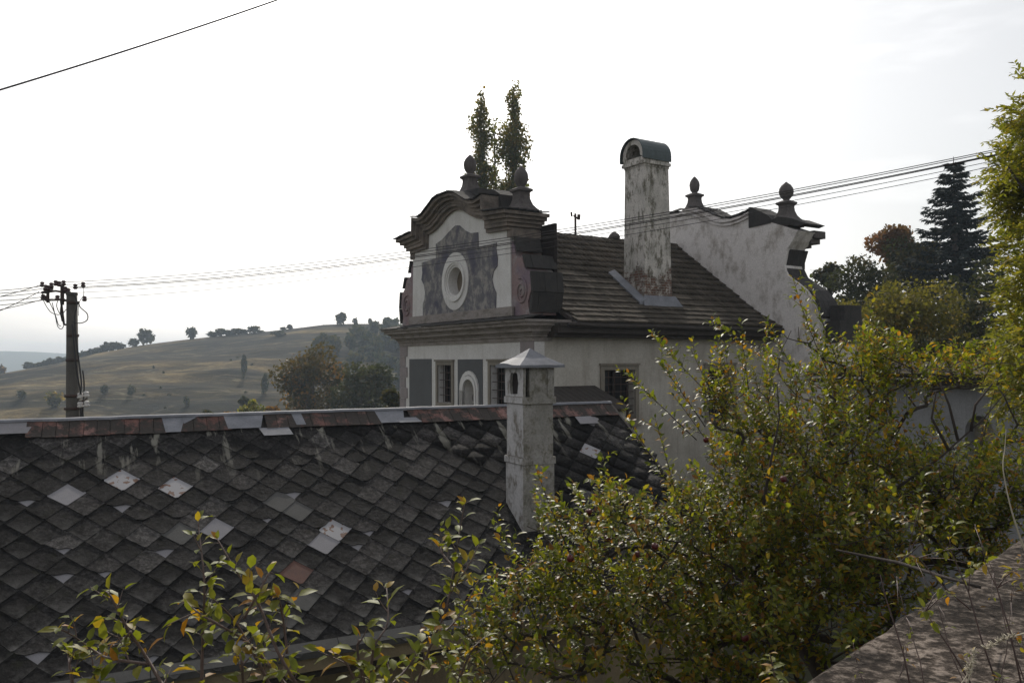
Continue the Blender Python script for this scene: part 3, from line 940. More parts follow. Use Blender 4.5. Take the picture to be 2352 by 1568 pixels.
# boxed dark eaves
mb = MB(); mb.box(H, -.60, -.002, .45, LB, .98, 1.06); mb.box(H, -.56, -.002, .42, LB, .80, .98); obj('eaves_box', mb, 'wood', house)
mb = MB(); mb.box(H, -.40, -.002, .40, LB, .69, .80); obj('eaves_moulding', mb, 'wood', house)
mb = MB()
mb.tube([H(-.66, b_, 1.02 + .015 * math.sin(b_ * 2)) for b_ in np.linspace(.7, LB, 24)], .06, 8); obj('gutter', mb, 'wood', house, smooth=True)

# tall chimney
ch = MB()
def taper(a, b, z):
    t = (z - 1.2) / 5.3
    ca, cb = 1.13, 5.24
    k = lerp(1.06, .93, t)
    if t < .18: k += (.18 - t) * .35
    return H(ca + (a - ca) * k, cb + (b - cb) * k, z)
zs = [1.2, 1.8, 2.2, 2.8, 3.6, 4.5, 5.4, 6.2]
for z0, z1 in zip(zs, zs[1:]):
    p = [(.65, 4.68), (.65, 5.80), (1.61, 5.80), (1.61, 4.68)]
    ch.hexa([taper(a_, b_, z0) for a_, b_ in p] + [taper(a_, b_, z1) for a_, b_ in p])
chim = obj('tall_chimney', ch, 'chimney', house)
m2 = MB(); m2.box(H, .66, 1.60, 4.70, 5.78, 6.20, 6.27); m2.box(H, .60, 1.66, 4.64, 5.80, 6.27, 6.37); m2.box(H, .64, 1.62, 4.68, 5.77, 6.37, 6.50)
obj('chimney_collar', m2, 'chimney', chim)
cxa = 1.15
arc = lambda r, zz, n=14: [(cxa + r * math.cos(PI * k / n), zz + r * math.sin(PI * k / n)) for k in range(n + 1)]
m2 = MB(); ou, inn = arc(.50, 6.60), arc(.33, 6.62)
m2.prism([(cxa + .50, 6.50)] + ou + [(cxa - .50, 6.50)] + [(cxa - .33, 6.55)] + inn[::-1] + [(cxa + .33, 6.55), (cxa + .33, 6.50)][::1], [], Hf, 4.68, 5.74)
obj('cowl_arch', m2, 'chimney', chim)
m2 = MB(); o1, o0 = [(cxa + .555, 6.42)] + arc(.555, 6.60) + [(cxa - .555, 6.42)], [(cxa + .53, 6.42)] + arc(.53, 6.60) + [(cxa - .53, 6.42)]
m2.prism(o1 + o0[::-1], [], Hf, 4.60, 5.82); obj('cowl', m2, 'greenmetal', chim)
m2 = MB(); m2.box(H, .8, 1.5, 5.70, 5.73, 6.5, 6.98); m2.box(H, .7, 1.6, 4.72, 5.70, 6.502, 6.51); obj('soot', m2, 'void', chim)
# lead flashing round the chimney foot
m2 = MB()
m2.hexa([H(.42, 4.45, zr(.42) + .03), H(.42, 6.10, zr(.42) + .03), H(.64, 6.0, zr(.64) + .05), H(.64, 4.6, zr(.64) + .05), H(.42, 4.45, zr(.42) + .07), H(.42, 6.10, zr(.42) + .07), H(.60, 5.95, zr(.64) + .24), H(.60, 4.60, zr(.64) + .24)])
obj('lead_flashing', m2, 'zinc', chim)
m2 = MB()
m2.hexa([H(.50, 4.34, zr(.50) + .03), H(2.0, 4.34, zr(2.0) + .03), H(2.0, 4.66, zr(2.0) + .03), H(.50, 4.62, zr(.50) + .03), H(.50, 4.34, zr(.50) + .10), H(2.0, 4.34, zr(2.0) + .10), H(2.0, 4.60, zr(2.0) + .20), H(.50, 4.60, zr(.50) + .20)])
obj('lead_flashing', m2, 'zinc', chim)

# ---- the rear gable, seen from inside the roof side
fg = [(6.6, -1.0), (6.6, 4.9), (5.3, 5.25), (4.9, 5.62), (4.53, 5.70), (4.1, 5.66), (3.9, 5.72), (3.45, 5.75), (3.18, 5.72), (2.81, 5.55), (2.27, 5.27), (1.92, 5.13), (1.57, 5.07), (1.14, 5.11), (.70, 5.21), (.66, 4.66), (-.19, 4.70), (-1.30, 4.26), (-1.09, 3.96), (-.88, 3.73), (-.80, 3.40), (-.74, 3.19), (-.78, 3.0), (-.88, 2.81), (-1.25, 2.56), (-1.60, 2.29), (-1.85, 1.95), (-2.05, 1.5), (-2.15, .7), (-2.2, -7), (5.0, -7)]
fg = [(8.6, -7), (9.2, 1.3), (8.6, 2.6), (7.6, 3.6), (7.8, 4.4), (6.6, 4.5)] + fg[2:-1]
mb = MB(); mb.prism(fg, [], Hf, LB, LB + .9); rg = obj('rear_gable', mb, 'gable_white', house)
mould = [(4.3, 5.62), (3.9, 5.66), (3.3, 5.50), (2.8, 5.26), (2.3, 5.04), (1.9, 4.92), (1.5, 4.90), (1.1, 4.95), (.72, 5.04)]
mb = MB(); mb.prism([(x, z) for x, z in mould] + [(x, z - .07) for x, z in reversed(mould)], [], Hf, LB - .07, LB - .001); obj('curved_moulding', mb, 'gable_white', rg)
mould2 = [(x, z + .10 + (.06 if i < 4 else 0)) for i, (x, z) in enumerate(mould)]
mb = MB(); mb.prism(mould2 + [(x, z - .05) for x, z in reversed(mould2)], [], Hf, LB - .11, LB - .001); obj('curved_moulding', mb, 'gable_white', rg)
# coping tiles on the rear gable
mb = MB()
cop = [(5.4, 5.28), (4.9, 5.64), (4.53, 5.72), (4.1, 5.68)]
cop2 = [(3.55, 5.78), (3.18, 5.74), (2.81, 5.57), (2.27, 5.29), (1.92, 5.15), (1.57, 5.09), (1.14, 5.13), (.70, 5.23)]
for line in (cop, cop2):
    for (p, q) in along(line, .22):
        for j in range(4):
            b0 = LB - .06 + j * .27; h = random.uniform(.0, .035)
            mb.hexa([Hf(p[0], p[1] + h, b0), Hf(q[0] + .012, q[1] + h, b0), Hf(q[0] + .012, q[1] + h, b0 + .26), Hf(p[0], p[1] + h, b0 + .26),
                     Hf(p[0], p[1] + h + .04, b0), Hf(q[0] + .012, q[1] + h + .04, b0), Hf(q[0] + .012, q[1] + h + .04, b0 + .26), Hf(p[0], p[1] + h + .04, b0 + .26)])
obj('coping_tiles', mb, 'darktile', rg, kind='stuff')
mb = MB(); mb.prism([(.72, 4.62), (.72, 5.34), (.62, 5.34), (-.05, 4.98), (-.3, 4.76), (-.2, 4.66)], [], Hf, LB - .03, LB + .95); obj('coping_slab', mb, 'darktile', rg)
mb = MB(); mb.prism([(-.1, 4.72), (-.5, 4.84), (-1.0, 4.72), (-1.6, 4.46), (-1.36, 4.40), (-.19, 4.70)], [], Hf, LB, LB + 1.0); obj('coping_slab', mb, 'darktile', rg)
for a0, z0, z1, b1 in ((-1.28, 4.10, 4.34, 1.45), (-1.16, 3.92, 4.10, 1.32), (-.95, 3.80, 3.92, 1.15), (-.72, 3.45, 3.80, 1.05), (-.70, 3.1, 3.45, 1.12)):
    mb = MB(); mb.box(H, a0, .5, LB + .85, LB + b1, z0, z1); obj('brick_cornice', mb, 'finial', rg)
mb = MB()
for (x0, z0), (x1, z1) in (((-.86, 3.70), (-.66, 3.15)), ((-.66, 3.15), (-.84, 2.80)), ((-.84, 2.80), (-1.6, 2.30)), ((-1.6, 2.30), (-1.9, 1.95)), ((-1.9, 1.95), (-2.1, 1.4))):
    for j in range(4):
        b0 = LB + .10 + j * .23
        mb.hexa([Hf(x0 - .07, z0, b0), Hf(x0 + .04, z0 - .05, b0), Hf(x0 + .04, z0 - .05, b0 + .22), Hf(x0 - .07, z0, b0 + .22), Hf(x1 - .07, z1, b0), Hf(x1 + .04, z1 - .05, b0), Hf(x1 + .04, z1 - .05, b0 + .22), Hf(x1 - .07, z1, b0 + .22)])
obj('volute_tiles', mb, 'darktile', rg, kind='stuff')
mb = MB(); mb.box(H, -2.75, -2.21, LB + .1, LB + 1.5, .55, 1.25); mb.box(H, -2.75, -2.21, LB + .35, LB + 1.2, 1.25, 1.75); obj('wing_roof', mb, 'darktile', rg)
mb = MB(); mb.box(H, -2.6, -2.21, LB + .12, LB + 1.45, -7, .55); obj('wing_wall', mb, 'gable_white', rg)
finial(3.72, LB + .45, 5.72, rg, .9)
finial(-.50, LB + .45, 4.74, rg, 1.15)

# aerial bracket on the ridge
mb = MB(); q = H(CA, 4.78, 0)
mb.tube([H(CA, 4.78, 4.35), H(CA, 4.78, 5.22)], .04, 6)
mb.tube([H(CA - .12, 4.62, 5.10), H(CA + .12, 4.94, 5.10)], .032, 5)
mb.tube([H(CA, 4.62, 5.10), H(CA, 4.60, 5.26)], .035, 5); mb.tube([H(CA, 4.92, 5.02), H(CA, 4.94, 5.2)], .06, 5)
obj('aerial', mb, 'iron', roof)

# little lean-to against the side wall
shed = empty('lean_to', H(-1.0, .8, -7), 'small lean-to with dark pitched roof against the side wall behind the roof ridge', 'lean-to')
mb = MB(); mb.box(H, -1.5, -.01, -.5, 2.0, -7, -1.35); obj('wall', mb, 'side', shed)
mb = MB()
mb.hexa([H(-1.6, -.6, -1.35), H(0, -.6, -.78), H(0, 2.15, -.78), H(-1.6, 2.15, -1.35), H(-1.6, -.6, -1.31), H(0, -.6, -.72), H(0, 2.15, -.72), H(-1.6, 2.15, -1.31)])
sr = obj('roof', mb, 'wood', shed)
for k in range(13):
    mb = MB(); b0 = -.58 + k * .208
    mb.hexa([H(-1.63, b0, -1.32), H(-.02, b0, -.73), H(-.02, b0 + .19, -.73), H(-1.63, b0 + .19, -1.32), H(-1.63, b0, -1.28), H(-.02, b0, -.69), H(-.02, b0 + .19, -.69), H(-1.63, b0 + .19, -1.28)])
    obj('roof_board', mb, 'wood', sr)

# ------------------------------------------------------------------ the nearer house with the diamond tiled roof
def F(s, q, h=0.0): return FP0 + FU * s + FD * q + FNORM * h
SE0, SE1, QE = -3.0, 11.72, 5.27
fh = empty('low_house', (F(4, 5.0).x, F(4, 5.0).y, -7), 'low house with a dark diamond tiled roof patched with pale sheets, nearest the camera', 'house')
NB = Vector((-FD.x, -FD.y, FD.z))          # down the far slope
def Fb(s, q, h=0.0): return FP0 + FU * s + NB * q + Vector((-FNORM.x, -FNORM.y, FNORM.z)) * h
mb = MB()
mb.hexa([F(SE0, 0, -.14), F(SE1, 0, -.14), F(SE1, QE, -.14), F(SE0, QE, -.14), F(SE0, 0, -.02), F(SE1, 0, -.02), F(SE1, QE, -.02), F(SE0, QE, -.02)])
mb.hexa([Fb(SE0, .1, -.14), Fb(SE1, .1, -.14), Fb(SE1, QE, -.14), Fb(SE0, QE, -.14), Fb(SE0, 0, .0), Fb(SE1, 0, .0), Fb(SE1, QE, .0), Fb(SE0, QE, .0)])
froof = obj('roof', mb, 'darktile', fh)
D = .50825
O_ = (.98, 1.55)
def dia_mesh(kind, seed, mat):
    rr = random.Random(seed)
    h = D / 2 * 1.02
    j = lambda: rr.uniform(-.006, .006)
    c = .035
    # local x along the ridge, y down the slope
    if kind == 'broken':
        t = rr.uniform(.35, .6)
        out = [(-h, 0), (-c, -h), (c, -h), (h, 0), (h * (1 - t), h * t), (h * .25 * (1 - t), h * (t - .14)), (-h * (1 - t) * .7, h * (t * .9)), (-h * .8, h * .2)]
    elif kind == 'chip':
        out = [(-h, 0), (-c, -h), (c, -h), (h, 0), (h * .42, h * .58), (h * .1, h * .74), (-h * .3, h * .70)]
    else:
        out = [(-h, -c * .4 + j()), (-c, -h), (c, -h), (h, j()), (h + j(), .02), (c * .6 + j(), h + j()), (-c * .6 + j(), h + j()), (-h + j(), .02)]
    mb = MB(); n = len(out)
    th = .008
    def zz(x, y): return .004 + (y + h) / (2 * h) * .015
    for x, y in out: mb.v.append((x, y, zz(x, y)))
    for x, y in out: mb.v.append((x, y, zz(x, y) + th))
    mb.v += [(0, 0, zz(0, 0) + th), (0, 0, zz(0, 0))]
    for k in range(n):
        k2 = (k + 1) % n
        mb.f += [(k, k2, n + k2, n + k), (n + k, n + k2, 2 * n), (k2, k, 2 * n + 1)]
    me = mb.mesh('roof_tile', mat)
    at_ = me.attributes.new('tip', 'FLOAT', 'POINT')
    for i, v in enumerate(me.vertices):
        at_.data[i].value = max(0.0, min(1.0, (v.co.y / h) * 1.1 + .1 * abs(v.co.x) / h))
    return me
T_ok = [dia_mesh('full', s, 'ftile') for s in range(8)]
T_br = [dia_mesh('broken', s, 'ftile') for s in range(4)]
T_ch = [dia_mesh('chip', s, 'ftile') for s in range(4)]
T_pale, T_rust, T_grey, T_brown = (dia_mesh('full', 50 + k, mt) for k, mt in enumerate(('palesheet', 'rustwhite', 'greysheet', 'brownsheet')))
special = {(0, -1): T_pale, (1, 1): T_rust, (3, 2): T_rust, (6, 1): T_pale, (10, 3): T_pale, (10, 4): T_rust, (8, 4): T_grey, (7, 4): T_grey, (10, 1): T_brown,
           (18, 18): T_rust, (5, 0): T_grey, (11, 0): T_grey, (17, 21): T_pale}
broken = {(-1, -2), (2, 0), (2, -3), (3, -4), (4, -3), (5, -1), (7, 3), (5, -7), (8, -5), (10, -3), (7, 5), (11, 5), (12, -6), (9, -6), (14, 3), (13, 9), (11, 4)}
def tmat(s, q, rot=0.0, lift=0.0):
    # faces that climb: x along ridge, y down slope, z up
    m = Matrix((FU, FD, FNORM)).transposed().to_4x4()
    if m.to_3x3().determinant() < 0:
        m = Matrix((FU, FD, FNORM)).transposed().to_4x4()
    m.translation = F(s, q, lift)
    return m @ Matrix.Rotation(rot, 4, 'Z')
tiles = []
for i in range(-14, 40):
    for j in range(-30, 40):
        s = O_[0] + D / 2 * (i + j + 1); q = O_[1] + D / 2 * (i - j)
        if s < SE0 + .05 or s > SE1 - .05 or q < .30 or q > QE - .12: continue
        tiles.append((i, j, s, q))
def in_view(s, q):
    p = F(s, q)
    x, y = p.x / p.y * FOC + 1176, 831 - p.z / p.y * FOC
    return -40 < x < 1500 and y < 1600 and not (x > 1250 and y > 1120) 
cand = sorted(tiles, key=lambda t: (not in_view(t[2], t[3]), (t[0], t[1]) not in special and (t[0], t[1]) not in broken, F(t[2], t[3]).length))
own, others = cand[:300], cand[300:]
for i, j, s, q in own:
    r_ = random.gauss(0, .022); s += random.gauss(0, .006); q += random.gauss(0, .008)
    if (i, j) in special:
        piece('roof_tile', special[(i, j)], tmat(s, q, r_, .002), froof)
    elif (i, j) in broken:
        piece('roof_tile', random.choice(T_br), tmat(s, q, r_, .006), froof)
        m = tmat(s, q + .02, .05, -.014); piece('under_sheet', T_pale, m, froof)
    elif random.random() < .07:
        piece('roof_tile', random.choice(T_ch), tmat(s, q, r_, random.uniform(0, .008)), froof)
    else:
        piece('roof_tile', random.choice(T_ok), tmat(s, q, r_, random.uniform(0, .006)), froof)
me = T_ok[0]
tv = [tuple(v.co) for v in me.vertices]; tf = [tuple(p.vertices) for p in me.polygons]
mats, ps = [], []
for i, j, s, q in others:
    m = tmat(s, q, random.gauss(0, .012), random.uniform(0, .006)); mats.append(np.array(m.to_3x3())); ps.append(np.array(m.translation))
if others:
    o_ = scatter('far_roof_tiles', tv, tf, np.array(mats), np.array(ps), rng.random(len(others)), 'ftile', froof, smooth=False); o_['kind'] = 'stuff'

# red clay course under the ridge, with metal patches
def strip_piece(name, s0, s1, q0, q1, mat, parent, lift=.03, th=.014, skew=(0, 0)):
    mb = MB()
    mb.hexa([F(s0, q0, lift), F(s1, q0, lift), F(s1 + skew[1], q1, lift + .008), F(s0 + skew[0], q1, lift + .008),
             F(s0, q0, lift + th), F(s1, q0, lift + th), F(s1 + skew[1], q1, lift + .008 + th), F(s0 + skew[0], q1, lift + .008 + th)])
    return obj(name, mb, mat, parent)
metal_spans = [(-.35, .50, .35, 'v'), (2.40, 2.78, .47, 'm'), (3.42, 4.12, .44, 'm'), (4.62, 4.80, .40, 'm'), (6.22, 6.82, .44, 'm')]
s = SE0
while s < SE1 - .02:
    w_ = random.uniform(.19, .24)
    s2 = min(s + w_, SE1)
    inside = any(a0 + .02 < (s + s2) / 2 < a1 - .02 for a0, a1, _, _ in metal_spans)
    if not inside:
        strip_piece('clay_tile', s + .004, s2 - .004, .03, .47 + random.uniform(-.012, .012), 'clay', froof, .03 + random.uniform(0, .01), skew=(-.01, -.01))
    s = s2
for a0, a1, q1, k in metal_spans:
    strip_piece('metal_patch', a0, a1, .03, q1, 'palesheet' if k == 'v' else 'zinc', froof, .045, .006, skew=(.04, -.10 if a1 - a0 > .3 else .03))
strip_piece('metal_patch', 2.74, 3.02, .03, .25, 'zinc', froof, .05, .005, skew=(-.0, -.26))
strip_piece('metal_patch', 3.98, 4.50, .45, .68, 'zinc', froof, .05, .006, skew=(.06, .05))
strip_piece('metal_patch', 6.62, 7.0, .30, .46, 'zinc', froof, .05, .006, skew=(.0, .08))
strip_piece('metal_patch', 10.55, 10.95, .50, .76, 'palesheet', froof, .06, .006, skew=(.0, .06))
# ridge cap in lengths of slightly dented sheet
s = SE0
while s < SE1:
    s2 = min(s + random.uniform(1.3, 1.9), SE1 + .03)
    mb = MB(); n = 8
    secs = [(-.09, -.03), (-.085, .0), (-.04, .018), (.035, .018), (.06, .005), (.07, -.012)]   # (toward camera, up)
    ring = []
    for k in range(n + 1):
        t = lerp(s, s2, k / n)
        wob = .012 * mn.noise(Vector((t * 1.7, 3, 0))) + .006 * mn.noise(Vector((t * 6, 1, 0)))
        ring.append([F(t, 0) + FN_ * (x * -1 * -1) * 1.0 + Vector((0, 0, z + wob + .045)) for x, z in secs])
    base = 0
    for rr_ in ring: mb.v += [tuple(p) for p in rr_]
    m_ = len(secs)
    for k in range(n):
        for jx in range(m_ - 1):
            a_ = k * m_ + jx; mb.f.append((a_, a_ + 1, a_ + 1 + m_, a_ + m_))
    obj('ridge_cap', mb, 'zinc', froof, smooth=True)
    s = s2 - .02
# eave: drip edge, fascia, soffit; verge board on the right
s = SE0
while s < SE1:
    s2 = min(s + random.uniform(.8, 1.5), SE1)
    mb = MB(); mb.hexa([F(s, QE - .13, .018), F(s2 - .01, QE - .13, .018), F(s2 - .01, QE + .04, .02), F(s, QE + .04, .02), F(s, QE - .13, .032), F(s2 - .01, QE - .13, .032), F(s2 - .01, QE + .04, .034), F(s, QE + .04, .034)])
    mb.box(lambda a_, b_, c_: F(a_, QE + .04) + Vector((0, 0, c_)) + FN_ * b_, s, s2 - .01, -.012, 0.0, -.06, .02)
    obj('drip_edge', mb, 'greysheet', fh); s = s2
mb = MB(); mb.box(lambda a_, b_, c_: F(a_, QE) + Vector((0, 0, c_)) + FN_ * b_, SE0, SE1, .03, .07, -.28, -.05); obj('fascia', mb, 'yellow_wall', fh)
mb = MB(); mb.box(lambda a_, b_, c_: F(a_, QE) + Vector((0, 0, c_)) + FN_ * b_, SE0, SE1, .12, .55, -.40, -.32); obj('soffit', mb, 'wood', fh)
mb = MB(); mb.box(lambda a_, b_, c_: F(a_, QE) + Vector((0, 0, c_)) + FN_ * b_, SE0 + .2, SE1 - .3, .55, .90, -7 - F(0, QE).z, -.30); obj('front_wall', mb, 'yellow_wall', fh)
for s_ in (SE0 + .2, SE1 - .5):
    mb = MB()
    q0 = F(s_, QE - .5); q1 = Fb(s_, QE - .5); q2 = F(s_, .2)
    for off in (0, .3):
        pass
    pl = [q0, q1, q2]
    lowp = [Vector((q0.x, q0.y, -7)), Vector((q1.x, q1.y, -7))]
    A_ = [lowp[0], lowp[1], q1 - Vector((0, 0, .3)), q2 - Vector((0, 0, .3)), q0 - Vector((0, 0, .3))]
    B_ = [p + FU * .3 for p in A_]
    i0 = len(mb.v); mb.v += [tuple(p) for p in A_ + B_]
    mb.f += [tuple(i0 + k for k in range(5)), tuple(i0 + 5 + k for k in reversed(range(5)))] + [(i0 + k, i0 + (k + 1) % 5, i0 + 5 + (k + 1) % 5, i0 + 5 + k) for k in range(5)]
    obj('end_wall', mb, 'yellow_wall', fh)
mb = MB(); mb.hexa([F(SE1 - .02, 0, -.16), F(SE1 + .03, 0, -.16), F(SE1 + .03, QE, -.16), F(SE1 - .02, QE, -.16), F(SE1 - .02, 0, .05), F(SE1 + .03, 0, .05), F(SE1 + .03, QE, .05), F(SE1 - .02, QE, .05)])
obj('verge_board', mb, 'wood', fh)

# chimney of the low house
c0 = Vector((.19, 14.38, 0))
def C2(x, y, z): return c0 + FU * x + FN_ * y + Vector((0, 0, z))
def C2b(x, y, z):   # slight irregularity of hand laid render
    return C2(x, y, z) + Vector((.008 * mn.noise(Vector((x * 9, z * 3, 0))), .008 * mn.noise(Vector((y * 9, z * 3, 4))), 0))
fc = MB()
for z0, z1, e in ((-3.9, -1.78, .012), (-1.78, -1.66, .035), (-1.66, -.73, 0.0), (-.73, -.61, .04)):
    fc.box(C2b, -e, .59 + e, -e, .61 + e, z0, z1)
fch = obj('chimney', fc, 'chimney_low', fh)
m2 = MB()
# head of the flue: side walls, smoke hole in the left face
hole = [(.17, -.56), (.44, -.57), (.47, -.40), (.44, -.22), (.38, -.17), (.33, -.20), (.27, -.17), (.17, -.21), (.14, -.38)]
m2.prism([(-.03, -.61), (.64, -.61), (.67, -.07), (-.05, -.07)], [hole], lambda y, z, d: C2(d, y, z), -.015, .03)
m2.prism(rect(-.03, .64, -.61, -.07), [hole], lambda y, z, d: C2(d, y, z), .47, .60)
m2.box(C2, .12, .47, -.01, .10, -.61, -.07); m2.box(C2, .12, .47, .50, .62, -.61, -.07)
obj('flue_head', m2, 'chimney_low', fch)
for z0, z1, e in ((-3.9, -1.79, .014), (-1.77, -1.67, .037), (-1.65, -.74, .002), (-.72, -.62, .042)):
    m2 = MB(); m2.box(C2b, -e - .012, -e + .002, -e + .004, .61 + e - .004, z0, z1); obj('pale_skin', m2, 'palecoat', fch)  # thin paler skin over the left face only
m2 = MB(); m2.prism([(-.025, -.605), (.635, -.605), (.665, -.075), (-.045, -.075)], [[(y * 1.0, z) for y, z in hole]], lambda y, z, d: C2(d, y, z), -.024, -.0165); obj('pale_skin', m2, 'palecoat', fch)
m2 = MB(); m2.box(C2, .035, .46, .12, .49, -.61, -.08); m2.box(C2, .12, .40, .11, .13, -.6, -.08); m2.box(C2, .12, .40, .47, .49, -.6, -.08); m2.box(C2, .12, .46, .1, .5, -.10, -.075); obj('soot', m2, 'void', fch)
m2 = MB(); ap = C2(.30, .30, .245)
ring = []
NRG = 6
def edge_z(x, y): return -.055 + .012 * mn.noise(Vector((x * 7, y * 7, 2))) 
cor = [(-.13, -.13), (.76, -.13), (.76, .77), (-.16, .77)]
for k in range(4):
    (x0, y0), (x1, y1) = cor[k], cor[(k + 1) % 4]
    for i in range(NRG):
        ring.append((lerp(x0, x1, i / NRG), lerp(y0, y1, i / NRG)))
mid = [(lerp(.30, x, .5), lerp(.30, y, .5)) for x, y in ring]
vi = len(m2.v)
m2.v.append(tuple(ap))
for x, y in mid: m2.v.append(tuple(C2(x, y, .075)))
for x, y in ring: m2.v.append(tuple(C2(x, y, edge_z(x, y) + (.03 if x < -.1 and .2 < y < .7 else 0))))
for x, y in ring: m2.v.append(tuple(C2(x, y, edge_z(x, y) - .045 + (.03 if x < -.1 and .2 < y < .7 else 0))))
n = len(ring)
for k in range(n):
    k2 = (k + 1) % n
    m2.f += [(0, 1 + k, 1 + k2), (1 + k, 1 + n + k, 1 + n + k2, 1 + k2), (1 + n + k, 1 + 2 * n + k, 1 + 2 * n + k2, 1 + n + k2)]
m2.f.append(tuple(1 + 2 * n + k for k in reversed(range(n))))
obj('metal_cap', m2, 'zinc', fch)

# ------------------------------------------------------------------ outbuilding on the right
ob = empty('outbuilding', (11.5, 21, -7), 'long pale outbuilding with a dark low roof, half hidden behind the apple tree', 'outbuilding')
mb = MB()
A0, A1 = at(1900, 900, 24.0), at(2500, 900, 17.0)
dv = Vector((A1.x - A0.x, A1.y - A0.y, 0)); LO = dv.length; dv.normalize(); dn = Vector((-dv.y, dv.x, 0))
def OB(x, z, d): return Vector((A0.x, A0.y, 0)) + dv * x + dn * d + Vector((0, 0, z))
nx = LO * .66
mb.prism(rect(0, LO, -7, -.62), [arch(nx, -2.4, -1.30, .38)], OB, 0, .4); ow_ = obj('wall', mb, 'greywall', ob)
mb = MB(); mb.prism(rect(nx - .6, nx + .6, -2.6, -1.1), [], OB, .3, .34); obj('niche_back', mb, 'frame', ob)
mb = MB(); mb.prism(rect(-.3, LO, -.62, -.52), [], OB, -.35, .4); obj('eaves_beam', mb, 'wood', ob)
mb = MB(); mb.prism(rect(-.3, LO, -.44, -.37), [], OB, -.50, .4); obj('eaves_board', mb, 'wood', ob)
mb = MB()
mb.hexa([OB(-.3, -.37, -.6), OB(LO, -.37, -.6), OB(LO, -.1, 3.2), OB(-.3, -.1, 3.2), OB(-.3, -.32, -.6), OB(LO, -.32, -.6), OB(LO, -.04, 3.2), OB(-.3, -.04, 3.2)])
obj('roof', mb, 'shingle', ob)

# ------------------------------------------------------------------ concrete terrace at the lower right
E0, E1 = Vector((1.06, 3.12, 0)), Vector((3.5, 5.72, 0))
ed = (E1 - E0).normalized(); en = Vector((ed.y, -ed.x, 0))
def TE(x, y, z): return E0 + ed * x + en * y + Vector((0, 0, z))
mb = MB()
nx_, ny_ = 60, 24
xs_ = [lerp(-4.5, 9, i / nx_) for i in range(nx_ + 1)]; ys_ = [0, .03] + [lerp(.1, 5, i / ny_) for i in range(ny_ + 1)]
for y in ys_:
    for x in xs_:
        z = -1.2 + .012 * mn.noise(Vector((x * 3, y * 3, 0))) - (.02 if y == 0 else 0)
        p = TE(x, y + (.02 * mn.noise(Vector((x * 4, 0, 0))) if y < .05 else 0), z); mb.v.append(tuple(p))
c_ = len(xs_)
for j in range(len(ys_) - 1):
    for i in range(nx_): mb.f.append((j * c_ + i, j * c_ + i + 1, (j + 1) * c_ + i + 1, (j + 1) * c_ + i))
base = len(mb.v)
for x in xs_: mb.v.append(tuple(TE(x, 0.0, -7)))
for i in range(nx_): mb.f.append((i, i + 1, base + i + 1, base + i))
obj('terrace_slab', mb, 'slab', None, (0, 0, 0), label='lichen speckled concrete terrace top with a straight edge beside the apple tree', cat='terrace')

# ------------------------------------------------------------------ utility pole and wires
PB = at(168, 966, 21.0)
px0, py0 = PB.x, PB.y
pole = empty('utility_pole', (px0, py0, -7), 'concrete utility pole with clustered insulators and looped black cables, beyond the nearer roof', 'utility pole')
mb = MB(); mb.tube([(px0, py0, -7), (px0 + .0, py0, -2), (px0 - .06, py0, 1.78)], [.19, .165, .125], 14); pm = obj('shaft', mb, 'concrete', pole, smooth=True)
mb = MB(); mb.tube([(px0 - .06, py0, 1.74), (px0 - .06, py0, 1.81)], [.14, .135], 14); obj('pole_cap', mb, 'concrete', pole)
for z_, r_ in ((1.55, .145), (.1, .155), (-.8, .18), (-1.12, .185), (.72, .148)):
    mb = MB(); mb.tube([(px0 - .03, py0, z_ - .035), (px0 - .03, py0, z_ + .035)], r_, 14); obj('steel_band', mb, 'iron', pole, smooth=True)
def P(px, py, dy=0.0): return at(px, py, 21.0 + dy)
mb = MB(); mb.tube([P(143, 700), P(143, 655)], .05, 6); mb.tube([P(147, 745), P(140, 690)], .03, 6); mb.tube([P(140, 690), P(160, 690)], .03, 6); mb.tube([P(147, 745), P(160, 747)], .025, 6); obj('bracket', mb, 'iron', pole)
mb = MB(); mb.tube([P(110, 655), P(110, 695)], .04, 6); mb.tube([P(96, 672, -.3), P(128, 668, .3), P(150, 672, .2)], .03, 6); mb.tube([P(104, 690), P(150, 688)], .022, 6); obj('crossarm', mb, 'iron', pole)
ins = [(97, 653), (105, 660), (118, 655), (112, 662), (128, 650), (136, 652), (146, 650), (99, 682), (107, 685), (132, 684), (118, 665), (104, 668), (150, 664), (157, 668), (173, 658), (191, 654), (194, 686)]
for k, (x, y) in enumerate(ins):
    c = P(x, y, random.uniform(-.35, .35) if x < 140 else 0)
    mb = MB(); mb.lathe(c, [(.025, -.07), (.055, -.05), (.06, -.01), (.03, 0), (.055, .02), (.045, .06), (.02, .07)], 8); obj('insulator', mb, 'ceramic', pole, smooth=True)
mb = MB(); mb.tube([P(183, 923), P(200, 915, -.2)], .022, 6); mb.tube([P(181, 916), P(198, 908, -.2)], .018, 6); obj('lower_crossarm', mb, 'iron', pole)
for x, y in ((184, 907), (198, 904), (184, 928), (199, 926)):
    mb = MB(); mb.lathe(P(x, y, -.15), [(.03, -.09), (.07, -.07), (.075, -.03), (.04, -.02), (.07, .01), (.06, .05), (.03, .06)], 10); obj('white_insulator', mb, 'ceramic_white', pole, smooth=True)
